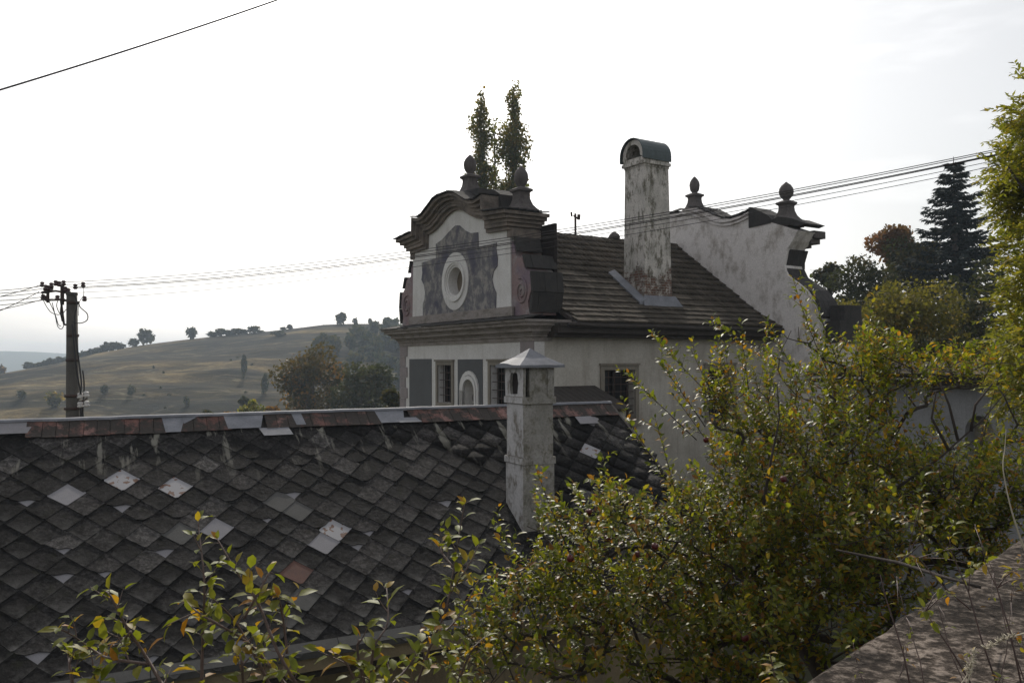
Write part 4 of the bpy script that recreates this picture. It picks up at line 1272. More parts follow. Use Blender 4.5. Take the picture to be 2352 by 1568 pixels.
def cable(pts, r=.012, dy=-.2, name='cable', mat='cable'):
    P_ = [P(x, y, dy) for x, y in pts]
    out = []
    for i in range(len(P_) - 1):
        a, b_, c_2, d_ = P_[max(i - 1, 0)], P_[i], P_[i + 1], P_[min(i + 2, len(P_) - 1)]
        for t in (0, .25, .5, .75):
            out.append(.5 * ((2 * b_) + (-a + c_2) * t + (2 * a - 5 * b_ + 4 * c_2 - d_) * t * t + (-a + 3 * b_ - 3 * c_2 + d_) * t ** 3))
    out.append(P_[-1])
    mb = MB(); mb.tube(out, r, 5); obj(name, mb, mat, pole, smooth=True)
cable([(98, 668), (100, 690), (115, 715), (130, 722), (138, 722)], .010)
cable([(120, 695), (128, 730), (133, 750), (142, 755), (147, 742), (144, 720)], .010)
cable([(112, 690), (126, 720), (134, 745), (140, 748)], .010)
cable([(136, 684), (130, 702), (140, 722), (152, 710)], .010)
cable([(142, 690), (139, 715), (143, 738)], .016)
cable([(170, 672), (177, 700), (172, 725), (173, 760), (180, 820), (187, 880), (184, 905)], .020)
cable([(166, 745), (170, 790), (176, 850), (186, 905)], .022)
cable([(192, 660), (192, 678), (184, 690), (180, 705), (180, 725)], .008)
cable([(181, 692), (184, 705), (200, 720), (200, 735), (184, 742), (165, 738)], .013)
cable([(190, 850), (193, 880), (192, 910), (190, 940), (192, 966)], .018, .1)
cable([(184, 920), (186, 945), (186, 966)], .03, -.1)

def wire(name, p0, p1, sag, r, label, group, mat='wire', n=30):
    pts = []
    for k in range(n + 1):
        t = k / n
        p = p0.lerp(p1, t); p.z -= sag * 4 * t * (1 - t); pts.append(p)
    mb = MB(); o0 = pts[0]; mb.tube(pts, r, 5)
    obj(name, mb, mat, None, tuple(o0), True, label=label, cat='power line', group=group)
GRP = 'power lines crossing in front of the house'
lines_ = [((146, 648), (2420, 316), .42, 'topmost power line from the pole across the gable to the right-hand trees'),
          ((150, 654), (2420, 320), .42, 'second power line from the top, running close under the topmost one'),
          ((157, 660), (2420, 327), .42, 'third power line from the top, upper of the thick close pair'),
          ((173, 662), (2420, 329), .42, 'fourth power line from the top, lower of the thick close pair'),
          ((180, 672), (2420, 341), .40, 'fifth power line from the top, faint and just under the close pair'),
          ((194, 686), (2420, 353), .38, 'lowest and faintest power line running right from the pole')]
for k, (a_, b_, sg, lb) in enumerate(lines_):
    wire('power_line', P(*a_), at(b_[0], b_[1], 13.5), sg, (.0088 if k in (2, 3) else .0075 if k < 2 else .0058), lb, GRP)
GRP2 = 'power lines running left from the pole'
left_ = [((110, 655), (-60, 670), 'topmost power line running left from the pole'),
         ((118, 660), (-60, 677), 'second power line down running left from the pole'),
         ((130, 667), (-60, 684), 'third power line down running left from the pole'),
         ((98, 653), (-60, 694), 'power line dropping most steeply leftward from the outermost top insulator'),
         ((97, 682), (-60, 691), 'thin power line running left almost level from the lower insulators'),
         ((107, 685), (-60, 722), 'thin power line dropping leftward from the lower insulators'),
         ((90, 670), (-60, 738), 'lowest ending power line at the left picture edge'),
         ((132, 684), (-60, 705), 'thin power line running left from the insulator nearest the pole')]
for a_, b_, lb in left_:
    wire('power_line', P(*a_), at(b_[0], b_[1], 19.0),   .03, .009, lb, GRP2, n=8)
wire('power_line', at(-80, 231, 11.0), at(720, -29, 14.0), .04, .013, 'single thick dark cable crossing the upper left corner of the sky', None, 'cable', 16)

# ------------------------------------------------------------------ trees
def limb_mesh(mb, p0, p1, r0, r1, bend=.1, n=5, sides=6):
    p0, p1 = Vector(p0), Vector(p1)
    d = p1 - p0
    off = Vector((random.uniform(-1, 1), random.uniform(-1, 1), random.uniform(-.3, .8))) * d.length * bend
    pts = [p0.lerp(p1, k / n) + off * math.sin(PI * k / n) for k in range(n + 1)]
    mb.tube(pts, [lerp(r0, r1, k / n) for k in range(n + 1)], sides)
    return pts

def crown_points(blobs, n, shell=.55):
    """points and outward directions in a set of ellipsoidal clumps (c, (rx, ry, rz))"""
    vol = np.array([r[0] * r[1] * r[2] for c, r in blobs]) ** .75
    idx = rng.choice(len(blobs), n, p=vol / vol.sum())
    C = np.array([tuple(c) for c, r in blobs])[idx]; RR = np.array([r for c, r in blobs])[idx]
    u = rng.normal(size=(n, 3)); u /= np.linalg.norm(u, axis=1)[:, None]
    rad = shell + (1 - shell) * rng.random(n) ** .6
    rad *= 1 + .16 * rng.normal(size=n).clip(-1.5, 2)
    return C + u * RR * rad[:, None], u, idx

def clump_blobs(c, r, n, rmin, rmax, top=False):
    out = []
    for k in range(n):
        u = rng.normal(size=3); u /= np.linalg.norm(u)
        if top and u[2] < -.5: u[2] = -u[2]
        s = random.uniform(.45, .85)
        rr = random.uniform(rmin, rmax)
        out.append((Vector(c) + Vector((u[0] * r[0] * s, u[1] * r[1] * s, u[2] * r[2] * s)), (rr, rr, rr * random.uniform(.7, .95))))
    return out

def leafy(name, blobs, n, size, mat, parent, tv=SIMPLE_V, tf=SIMPLE_F, shell=.55, droop=0.0, rs=.3):
    p, u, idx = crown_points(blobs, n, shell)
    d = u * .6 + rng.normal(size=(n, 3)) * .7; d[:, 2] -= droop
    up = rng.normal(size=(n, 3)); up[:, 2] += 1.0
    M_ = frames(d, up) * (size * (1 + rs * rng.normal(size=n)).clip(.4, 1.9))[:, None, None]
    clump_rnd = rng.random(len(blobs))[idx]
    rnd = (rng.random(n) * .55 + clump_rnd * .45) * .98
    o = scatter(name, tv, tf, M_, p, rnd, mat, parent)
    return o

def broad_tree(name, base, c, r, nb, nleaf, size, mat, label, cat='tree', group=None, trunk_r=.2, rb=(.25, .45)):
    t = empty(name, base, label, cat, group)
    mb = MB(); base = Vector(base); c = Vector(c)
    fork = base.lerp(c, .62)
    limb_mesh(mb, base, fork, trunk_r, trunk_r * .7, .03, sides=8)
    blobs = clump_blobs(c, r, nb, min(r) * rb[0], min(r) * rb[1] * 1.3) + [(c, tuple(x * .6 for x in r))]
    for bc, br in blobs[:14]: limb_mesh(mb, fork, bc, trunk_r * .4, trunk_r * .08, .08, 5, 5)
    obj('trunk', mb, 'bark', t, smooth=True)
    leafy('crown', blobs, nleaf, size, mat, t)
    return t

def px_tree(name, px, py, Y, wpx, hpx, *a, drop=1.2, depth=.8, **k):
    c = at(px, py, Y); s = Y / FOC
    r = (wpx * s / 2 * 1.16, wpx * s / 2 * depth * 1.16, hpx * s / 2 * 1.08)
    base = (c.x, c.y, c.z - r[2] * (1 + drop))
    return broad_tree(name, base, c, r, *a, **k)

# pair of big trees left of the house
px_tree('broad_tree', 722, 905, 110, 165, 205, 30, 7000, .34, 'amberleaf', 'large tree turning amber at its top, left of the big dark green tree', trunk_r=.35)
px_tree('broad_tree', 843, 908, 104, 134, 205, 26, 6000, .34, 'darkleaf', 'large dark green tree close against the left edge of the baroque house', trunk_r=.35)
px_tree('broad_tree', 905, 920, 60, 40, 60, 8, 1400, .2, 'darkleaf', 'small very dark tree squeezed between the big dark tree and the house corner', trunk_r=.15)
px_tree('broad_tree', 628, 945, 108, 40, 26, 8, 900, .26, 'orangeleaf', 'small orange tree at the left foot of the large amber tree', trunk_r=.12)
px_tree('broad_tree', 573, 944, 100, 60, 44, 10, 1700, .24, 'limeleaf', 'small round light green tree peeping over the roof ridge', trunk_r=.12)
px_tree('broad_tree', 523, 953, 100, 28, 20, 6, 600, .22, 'orangeleaf', 'tiny orange bush peeping over the roof ridge between two green ones', trunk_r=.08)
px_tree('broad_tree', 474, 952, 100, 34, 26, 6, 700, .22, 'darkleaf', 'small dark green bush peeping over the roof ridge, leftmost of the row', trunk_r=.08)
px_tree('broad_tree', 560, 922, 140, 22, 26, 6, 500, .3, 'hillleaf', 'thin olive tree standing just above the round light green tree', trunk_r=.1)

# hill shrubs and trees: a few shared shapes
def proto_tree(seed, mat, n=260, size=.19):
    blobs = clump_blobs((0, 0, .55), (.40, .40, .36), 9, .16, .26) + [(Vector((0, 0, .5)), (.3, .3, .35))]
    o = leafy('crown', blobs, n, size, mat, None); me_c = o.data; bpy.data.objects.remove(o)
    mb = MB(); mb.tube([(0, 0, -.25), (.01, 0, .3), (0, .01, .7)], [.035, .028, .01], 5); me_t = mb.mesh('trunk', 'bark', smooth=True)
    return me_c, me_t
protos = [proto_tree(s, 'hillleaf') for s in range(4)]
protos_y = [proto_tree(9, 'oliveleaf', 260), proto_tree(10, 'amberleaf', 260)]
def hill_tree(x, y, z, w, h, label, group, pr, cat='tree', name='hill_tree'):
    t = empty(name, (x, y, z), label, cat, group)
    t.scale = (w, w, h); t.rotation_euler = (0, 0, random.uniform(0, 6.28))
    for nm, me_ in (('crown', pr[0]), ('trunk', pr[1])):
        o = bpy.data.objects.new(nm, me_); COL.objects.link(o); o.parent = t
    return t
def on_ridge(px, wpx, hpx, label, group=None, pr=None, dy=0.0, cat='tree'):
    Y = RID_Y - 3 + dy
    X = (px - 1176) / FOC * Y
    s = Y / FOC
    return hill_tree(X, Y, hz(X, min(Y, RID_Y)) - .3, wpx * s * .92, hpx * s * 1.05, label, group, pr or random.choice(protos), cat)
on_ridge(330, 42, 34, 'biggest rounded bush standing alone on the hill skyline at the left')
on_ridge(305, 30, 20, 'low bush leaning against the biggest skyline bush on its left side')
on_ridge(440, 24, 30, 'lone oval tree on the bare hill skyline between the big bush and the hedge')
for px, w_, h_, lb in ((491, 22, 16, 'leftmost bush of the skyline hedge on the bare hill'), (504, 18, 22, 'roundest taller bush of the skyline hedge, second from its left end'), (524, 24, 18, 'third bush of the skyline hedge'), (542, 24, 18, 'fourth bush of the skyline hedge'), (562, 22, 15, 'fifth, lower bush of the skyline hedge'), (581, 22, 20, 'tallest bush near the right end of the skyline hedge'), (596, 16, 8, 'lowest bush closing the skyline hedge on the right')):
    on_ridge(px, w_ * 1.5, h_ * .85, lb, 'hedge bushes on the hill skyline')
on_ridge(650, 16, 9, 'left one of two low bushes on the skyline right of the hedge', 'low skyline bushes'); on_ridge(666, 18, 11, 'right one of two low bushes on the skyline right of the hedge', 'low skyline bushes')
on_ridge(781, 32, 30, 'dark bush breaking the skyline above the wooded slope, left of the house')
on_ridge(815, 14, 17, 'small round tree on the skyline just right of the dark bush')
on_ridge(849, 12, 14, 'tiny umbrella shaped tree on the skyline near the house')
on_ridge(866, 14, 9, 'faint low bush between the two last skyline trees')
on_ridge(891, 24, 19, 'last skyline tree just left of the house cornice')
for k in range(26):
    px = 62 + k * 8.6
    on_ridge(px + random.uniform(-3, 3), random.uniform(18, 26), random.uniform(12, 20) + (4 if 180 < px < 270 else 0), 'shrub in the unbroken thicket along the falling left end of the hill', 'thicket shrubs along the left hill edge', dy=-4, cat='shrub')
on_ridge(4, 18, 26, 'reddish tree cut by the left picture edge under the far blue hill', pr=protos_y[1], dy=-30)
# wooded slope beside the house
def on_slope(px, py, wpx, hpx, label, group, pr, cat='tree'):
    # walk along the line of sight until the hillside is met
    for i in range(60):
        Y = 135 + i * 5
        p = at(px, py, Y)
        if p.z < hz(p.x, Y): break
    s = Y / FOC
    return hill_tree(p.x, Y, hz(p.x, Y) - .3, wpx * s, hpx * s, label, group, pr, cat)
cnt = 0
while cnt < 70:
    px, py = random.uniform(722, 925), random.uniform(765, 905)
    if py < 770 + (850 - px) * .25 or (px < 780 and py > 830): continue
    on_slope(px, py, random.uniform(22, 40), random.uniform(26, 46), 'tree in the hazy wood on the slope left of the house', 'trees of the hazy wood on the slope', random.choice(protos)); cnt += 1
for px, py, w_, h_, lb, pr in ((124, 945, 38, 42, 'yellowish round tree low on the hill just left of the utility pole', protos_y[0]), (240, 912, 20, 20, 'small dark bush on the open hill right of the utility pole', protos[0]),
        (302, 918, 16, 26, 'narrow dark bush on the open hill, second right of the utility pole', protos[1]), (560, 880, 14, 60, 'tall narrow dark tree alone on the lower open hill', protos[2]),
        (608, 905, 18, 50, 'narrow dark tree on the lower hill just left of the large amber tree', protos[3]), (50, 918, 22, 22, 'small dark bush near the left picture edge below the hill crest', protos[3]),
        (430, 940, 16, 26, 'narrow dark bush low on the hill right above the roof ridge', protos[2]), (640, 775, 30, 14, 'low dark patch of scrub high on the open hill', protos[1])):
    on_slope(px, py, w_, h_, lb, None, pr)
for k in range(16):
    px, py = random.uniform(20, 720), random.uniform(800, 950)
    if py < interp([(0, 900), (350, 815), (720, 790)], px): continue
    on_slope(px, py, random.uniform(5, 11), random.uniform(4, 8), 'tiny scrub tuft scattered on the open hill', 'scrub tufts scattered on the open hill', random.choice(protos), 'shrub')

# poplars behind the gable
def poplar(px, ptop, Y, wpx, label, n=4200, seedx=0, mat='poplarleaf'):
    s = Y / FOC
    topp = at(px, ptop, Y)
    base = Vector((topp.x, topp.y, -9))
    t = empty('poplar', base, label, 'tree', 'poplars rising behind the gable')
    mb = MB(); limb_mesh(mb, base, (topp.x, topp.y, topp.z - .4), .28, .03, .004, 8, 7)
    blobs = []
    Ht = topp.z + 9; wr = wpx * s / 2 * 1.42
    z = 3.0
    while z < Ht - .4:
        f = z / Ht
        w_ = wr * min(1.0, (1.03 - f) * 5.5 + .12) * (.75 + .25 * math.sin(z * 1.3 + seedx)) 
        ang_ = random.uniform(0, 6.28); ox = w_ * .45
        c = base + Vector((math.cos(ang_) * ox, math.sin(ang_) * ox, z))
        blobs.append((c, (max(.3, w_ * .8), max(.3, w_ * .8), random.uniform(.7, 1.2))))
        limb_mesh(mb, base + Vector((0, 0, max(1.5, z - 1.8))), c + Vector((0, 0, .5)), .04, .01, .03, 3, 4)
        z += random.uniform(.28, .5)
    obj('trunk', mb, 'bark', t, smooth=True)
    leafy('crown', blobs, int(n * 3.4), .175, mat, t, shell=.3, droop=-.6)
poplar(1104, 214, 72, 50, 'left poplar with a ragged crown directly behind the central finial', 5200, 1)
poplar(1178, 194, 72, 56, 'right poplar, the tallest and densest, behind the right finial', 7000, 3)
poplar(1136, 275, 74, 16, 'thin nearly bare poplar between the two leafy ones', 500, 5)
px_tree('broad_tree', 1150, 480, 80, 130, 160, 14, 2600, .2, 'oliveleaf', 'loose olive tree tops low between the poplars, just over the gable', trunk_r=.15, drop=2.0)

# conifer
def conifer(px, ptop, Y, wpx, zb, label):
    s = Y / FOC; tp = at(px, ptop, Y); base = Vector((tp.x, tp.y, zb))
    t = empty('spruce', base, label, 'tree')
    mb = MB(); mb.tube([base, (tp.x, tp.y, lerp(zb, tp.z, .5)), tuple(tp)], [.45, .26, .02], 8)
    Ht = tp.z - zb
    P_, D_, U_, SZ = [], [], [], []
    z = 4.0
    while z < Ht - .2:
        f = z / Ht
        L = wpx * s / 2 * ((1 - f) ** .8) * 1.75
        L = min(L, wpx * s / 2 * 1.12)
        for k in range(random.randint(5, 7)):
            az = random.uniform(0, 2 * PI); ll = L * random.uniform(.6, 1.15) + .15
            d = Vector((math.cos(az), math.sin(az), 0))
            p0 = Vector((tp.x, tp.y, zb + z))
            pts = [p0 + d * ll * q_ + Vector((0, 0, ll * (-.28 * q_ + .34 * q_ * q_))) for q_ in (0, .35, .7, 1.0)]
            mb.tube(pts, [.045, .03, .02, .008], 4)
            nseg = max(3, int(ll / .16))
            for i in range(nseg):
                q_ = (i + .5) / nseg
                pc = p0 + d * ll * q_ + Vector((0, 0, ll * (-.28 * q_ + .34 * q_ * q_)))
                wid = .42 * (1 - q_ * .55)
                for sgn in (-1, 1, 0):
                    side = Vector((-d.y, d.x, 0)) * sgn
                    dd = (d * .55 + side * .9 + Vector((0, 0, random.uniform(-.45, .05)))).normalized()
                    for rep in range(3):
                        P_.append(tuple(pc + Vector((random.uniform(-.06, .06), random.uniform(-.06, .06), random.uniform(-.08, .05))))); D_.append(tuple(dd + Vector((random.uniform(-.3, .3), random.uniform(-.3, .3), random.uniform(-.3, .2)))))
                        SZ.append(random.uniform(.7, 1.3) * (wid + .14))
        z += random.uniform(.32, .46)
    obj('trunk', mb, 'bark', t, smooth=True)
    P_, D_ = np.array(P_), np.array(D_)
    up = rng.normal(size=P_.shape) * .5; up[:, 2] += 1
    M_ = frames(D_, up) * np.array(SZ)[:, None, None]
    scatter('needles', SLIM_V, SLIM_F, M_, P_, rng.random(len(P_)), 'needle', t)
conifer(2190, 360, 58, 250, -3.0, 'tall dark spruce standing above the right-hand trees')

px_tree('broad_tree', 2060, 580, 62, 100, 120, 16, 3800, .20, 'russetleaf', 'reddish brown tree leaning on the left side of the spruce', trunk_r=.2)
px_tree('broad_tree', 2095, 610, 60, 130, 150, 18, 4200, .20, 'darkleaf', 'dark green tree directly left of the spruce trunk', trunk_r=.2)
px_tree('broad_tree', 1985, 690, 56, 150, 190, 22, 6000, .19, 'darkleaf', 'broad dark green tree between the rear gable and the spruce', trunk_r=.25)
px_tree('broad_tree', 1908, 640, 64, 60, 90, 10, 1700, .2, 'darkleaf', 'small dark tree just right of the rear gable volute', trunk_r=.15)
px_tree('broad_tree', 2110, 760, 34, 230, 250, 26, 9000, .12, 'oliveleaf', 'olive yellow tree in front of the spruce, above the apple tree', trunk_r=.15)
px_tree('broad_tree', 2270, 720, 40, 190, 300, 18, 5200, .13, 'darkleaf', 'dark bushy tree under the right side of the spruce', trunk_r=.18)
px_tree('broad_tree', 1965, 790, 40, 150, 210, 16, 5200, .13, 'oliveleaf', 'olive shrubby tree right behind the rear gable foot', trunk_r=.15)

px_tree('broad_tree', 2190, 830, 31, 330, 130, 22, 6500, .12, 'darkleaf', 'low dark thicket just over the outbuilding roof under the olive tree', trunk_r=.1)

# bright feathery tree entering from the right: compound leaves
def feathery(blobs, n, label):
    base = Vector((10.8, 14.5, -7))
    t = empty('feathery_tree', base, label, 'tree')
    mb = MB()
    fork = Vector((10.4, 14.2, -.5)); limb_mesh(mb, base, fork, .28, .18, .02, sides=8)
    for bc, br in blobs: limb_mesh(mb, fork, bc, .08, .015, .06, 6, 5)
    P_, D_, U_, S_, RN = [], [], [], [], []
    pts, u, idx = crown_points(blobs, n, .3)
    for k in range(n):
        p = Vector(pts[k]); d = (Vector(u[k]) * .7 + Vector((random.gauss(0, .4), random.gauss(0, .4), random.gauss(.0, .4)))).normalized()
        side = d.cross(Vector((0, 0, 1))).normalized(); L = random.uniform(.22, .34); rn = random.random()
        for j in range(6):
            q = p + d * L * (j + 1) / 6 - Vector((0, 0, .04 * ((j + 1) / 6) ** 2))
            for sg in (-1, 1):
                P_.append(tuple(q)); D_.append(tuple(side * sg * .85 + d * .7 + Vector((random.gauss(0, .25), random.gauss(0, .25), random.gauss(-.05, .3))))); S_.append(random.uniform(.08, .13)); RN.append((rn * .7 + random.random() * .3))
    obj('trunk', mb, 'bark', t, smooth=True)
    P_, D_ = np.array(P_), np.array(D_); up = rng.normal(size=P_.shape) * .4; up[:, 2] += 1
    scatter('crown', SLIM_V, SLIM_F, frames(D_, up) * np.array(S_)[:, None, None] * np.array([1.25, 1, 1])[None, None, :], P_, np.array(RN), 'limeleaf', t)
fb = []
for px, py, r in ((2362, 190, 28), (2350, 260, 40), (2372, 330, 70), (2335, 400, 62), (2375, 470, 80), (2318, 480, 45), (2360, 560, 60), (2395, 640, 70), (2330, 590, 30), (2385, 420, 70), (2395, 300, 60), (2340, 690, 45), (2375, 740, 75), (2330, 790, 55), (2390, 860, 70), (2345, 900, 60), (2300, 850, 28), (2305, 380, 26)):
    Y = random.uniform(12.6, 14.6); c = at(px + 8, py, Y); rr = r * Y / FOC
    fb.append((c, (rr, rr, rr * .8)))
feathery(fb, 2300, 'bright yellow green feathery tree entering at the right picture edge')

# ------------------------------------------------------------------ the apple tree
def grow(mb, root, trunk, targets, rbase=.006, pw=.47):
    """skeleton: every target is joined to the nearest wood already there"""
    nodes = [Vector(p) for p in trunk]; par = [-1] + list(range(len(trunk) - 1))
    tg = sorted(targets, key=lambda p: (Vector(p) - nodes[-1]).length)
    ends = []
    arr = [tuple(p) for p in nodes]
    for tpt in tg:
        A_ = np.array(arr); tp_ = np.array(tpt)
        d = np.linalg.norm(A_ - tp_, axis=1)
        # prefer wood that lies closer to the root than the target
        pen = np.maximum(0, np.linalg.norm(A_ - np.array(nodes[0]), axis=1) - np.linalg.norm(tp_ - np.array(nodes[0])) + .05) * 3
        pen[0] += 9
        k = int(np.argmin(d + pen))
        p0 = Vector(arr[k]); p1 = Vector(tpt); L = (p1 - p0).length
        mid_ = p0.lerp(p1, .5) + Vector((random.gauss(0, .1), random.gauss(0, .1), random.gauss(.03, .08))) * L
        n = max(2, int(L / .12)); prev = k
        for i in range(1, n + 1):
            t = i / n
            q = p0.lerp(mid_, t).lerp(mid_.lerp(p1, t), t)
            arr.append(tuple(q)); par.append(prev); prev = len(arr) - 1
        ends.append(prev)
    w = np.zeros(len(arr))
    for e in ends: w[e] += 1
    for i in range(len(arr) - 1, 0, -1):
        if par[i] >= 0: w[par[i]] += w[i]
    rad = rbase * np.maximum(w, 1) ** pw
    for i in range(1, len(arr)):
        p = par[i]
        d = Vector(arr[i]) - Vector(arr[p])
        if d.length < 1e-4: continue
        mb.tube([arr[p], arr[i]], [min(rad[p], rad[i] * 1.6), rad[i]], 5 if rad[i] > .01 else 4, caps=False)
    return [Vector(arr[e]) for e in ends]

def shoot(mb, p0, d, L, r=.0035, sp=.034, ls=.055, curve=.25, jit=.35, top=True, acc=None, lean=None):
    """one leafy twig; appends its leaves (pos, dir, up, size) to acc"""
    p = Vector(p0); d = Vector(d).normalized(); n = max(4, int(L / .05)); pts = [p.copy()]
    bend = Vector((random.gauss(0, curve), random.gauss(0, curve), random.gauss(.12, curve * .5)))
    for i in range(n):
        d = (d + bend / n).normalized(); p = p + d * (L / n); pts.append(p.copy())
    mb.tube(pts, [lerp(r, r * .35, k / n) for k in range(n + 1)], 4, caps=False)
    m_ = int(L / sp); ph = random.uniform(0, 6.28)
    for i in range(m_ + 1):
        t = (i + .4) / (m_ + .8)
        if t < .08: continue
        k = min(n - 1, int(t * n)); q = pts[k].lerp(pts[k + 1], t * n - k)
        ax = (pts[k + 1] - pts[k]).normalized()
        x = ax.cross(Vector((.21, .33, .92))).normalized(); y = ax.cross(x)
        ph += 2.4 + random.uniform(-.4, .4)
        rad = x * math.cos(ph) + y * math.sin(ph)
        open_ = lerp(1.0, .45, t)
        dl = (ax * (1.05 - open_ * .55) + rad * open_ + Vector((random.gauss(0, jit * .5), random.gauss(0, jit * .5), random.gauss(-.05, jit * .5)))).normalized()
        up = (ax * .7 + Vector((0, 0, .9)) - rad * .15 + Vector((random.gauss(0, .3), random.gauss(0, .3), 0)))
        q2 = q + dl * ls * .18
        acc.append((tuple(q2), tuple(dl), tuple(up), ls * random.choice((.55, .8, 1.0, 1.0, 1.15, 1.35)) * random.uniform(.85, 1.15)))
    return pts

AP_ROOT = Vector((3.3, 8.3, -6.75))
apple = empty('apple_tree', AP_ROOT, 'wide apple tree full of green and yellow leaves filling the lower right', 'tree')
blobs_px = [  # px, py, Y, rx, ry (px), depth radius
    (1560, 1370, 7.3, 330, 230, 1.2), (1330, 1440, 6.8, 210, 190, .8), (1800, 1250, 7.8, 330, 260, 1.4), (2060, 1120, 8.2, 300, 230, 1.3),
    (2260, 1150, 7.8, 210, 200, 1.2), (2330, 960, 8.6, 160, 130, .8), (1780, 1010, 8.4, 190, 190, .9), (1960, 860, 8.8, 190, 130, .8), (2170, 850, 9.0, 190, 100, .9), (2000, 800, 9.0, 170, 70, .7),
    (1620, 1180, 7.4, 230, 120, .9), (1290, 1230, 7.0, 120, 110, .5), (1120, 1480, 6.4, 80, 110, .4), (1420, 1160, 7.2, 110, 80, .5), (1740, 1480, 6.9, 260, 160, 1.0), (1960, 1330, 6.9, 170, 140, .8),
    (1640, 930, 8.4, 80, 90, .4), (1850, 760, 8.8, 70, 60, .4), (2050, 980, 8.8, 120, 60, .5)]
ab = []
for px, py, Y, rx, ry, dz in blobs_px:
    s = Y / FOC; ab.append((at(px, py, Y), (rx * s, dz, ry * s)))
def free(p):
    """keep the openings through which wall and sky show"""
    x = p.x / p.y * FOC + 1176; y = 831 - p.z / p.y * FOC
    if 1395 < x < 1625 and 900 < y < 1040: return False
    if 2060 < x < 2330 and 905 < y < 1015 and random.random() < .85: return False
    if x < 1600 and y < interp([(1000, 1420), (1060, 1330), (1200, 1230), (1240, 1110), (1400, 1080), (1480, 1130), (1560, 1090), (1600, 1040)], x): return False
    if y < interp([(1600, 830), (1650, 770), (1780, 760), (1850, 690), (1900, 780), (2000, 730), (2100, 780), (2360, 800)], x): return False
    if y < 960 and x < 1850 and random.random() < .2: return False
    # stay off the terrace
    tr = (p - E0).dot(en)
    if tr > -.1 and p.z < -.9: return False
    return True
tg = []
pts_, u_, _ = crown_points(ab, 1400, .1)
for p in pts_:
    p = Vector(p)
    if free(p) and p.y > 5.0: tg.append(tuple(p))
mb = MB()
trunk_pts = [AP_ROOT, AP_ROOT + Vector((.05, -.05, 1.0)), AP_ROOT + Vector((-.05, -.1, 2.0)), AP_ROOT + Vector((-.1, -.15, 2.9))]
ends = grow(mb, AP_ROOT, trunk_pts, tg, .0036, .46)
mb.tube(trunk_pts, [.16, .14, .12, .10], 8)
acc = []
cen = Vector((2.9, 8.0, -2.6))
for e in ends:
    out = (e - cen); out.normalize()
    for k in range(random.choice((2, 3, 3))):
        d = out * .55 + Vector((random.gauss(0, .55), random.gauss(0, .55), random.uniform(.15, 1.2)))
        L = random.uniform(.22, .46)
        tip = e + d.normalized() * L
        if not free(tip): continue
        shoot(mb, e, d, L, .0026, .0195, .053, acc=acc)
# long free-standing water shoots against the wall and sky
for (x0, y0), (x1, y1), Y in (((1740, 1010), (1478, 778), 8.2), ((1600, 1010), (1440, 860), 8.0), ((1800, 830), (1625, 735), 8.6), ((1900, 850), (1800, 645), 8.6), ((1920, 820), (1858, 668), 8.7), ((1980, 830), (2010, 690), 8.9),
                            ((1300, 1250), (1222, 1075), 7.0), ((1430, 1200), (1385, 1045), 7.1), ((1560, 1150), (1440, 950), 7.5), ((1680, 1100), (1560, 900), 7.9), ((1700, 1000), (1650, 790), 8.3), ((1560, 1160), (1505, 960), 7.6), ((1260, 1500), (1160, 1235), 6.7), ((1180, 1560), (1090, 1330), 6.3),
                            ((2060, 880), (2095, 730), 9.0), ((2250, 1050), (2290, 850), 8.2), ((2200, 1050), (2120, 880), 8.4), ((1500, 1290), (1400, 1130), 7.0), ((1850, 900), (1760, 740), 8.6), ((1240, 1330), (1130, 1210), 6.8),
                            ((1620, 980), (1520, 830), 8.1), ((1660, 960), (1590, 800), 8.2), ((1720, 900), (1700, 740), 8.5)):
    a_, b_ = at(x0, y0, Y), at(x1, y1, Y + random.uniform(-.2, .2))
    pp = shoot(mb, a_, b_ - a_, (b_ - a_).length, .006, .024, .062, curve=.10, acc=acc)
    for i in range(2, len(pp) - 1, 2):
        if random.random() < .55:
            dd = (b_ - a_).normalized() + Vector((random.gauss(0, .7), random.gauss(0, .7), random.gauss(0, .3)))
            shoot(mb, pp[i], dd, random.uniform(.12, .26), .003, .024, .058, acc=acc)
# dark bare fork visible through the opening on the right
for path in ([(2060, 1120), (2160, 1050), (2260, 960), (2310, 900)], [(2180, 1035), (2140, 960), (2150, 900)], [(2230, 990), (2240, 930), (2280, 880)], [(2200, 1010), (2180, 930), (2160, 880)], [(1750, 1180), (1770, 1060), (1790, 960), (1785, 880)], [(1450, 1400), (1560, 1240), (1620, 1150)], [(1500, 1568), (1440, 1400), (1350, 1300)], [(2000, 1250), (2050, 1150), (2200, 1080)]):
    mb.tube([at(x, y, 7.6 if x > 2000 else 7.0) for x, y in path], [.015, .011, .007, .004][:len(path)], 6)
obj('trunk', mb, 'bark', apple, smooth=True)
def leaf_arrays(acc):
    P_ = np.array([a[0] for a in acc]); D_ = np.array([a[1] for a in acc]); U_ = np.array([a[2] for a in acc]); S_ = np.array([a[3] for a in acc])
    return P_, frames(D_, U_) * S_[:, None, None]
LM = bpy.data.meshes.new('leaf')
LM.from_pydata(LEAF_V, [], LEAF_F); LM.materials.append(MAT['appleleaf']); LM.polygons.foreach_set('use_smooth', [True] * len(LM.polygons))
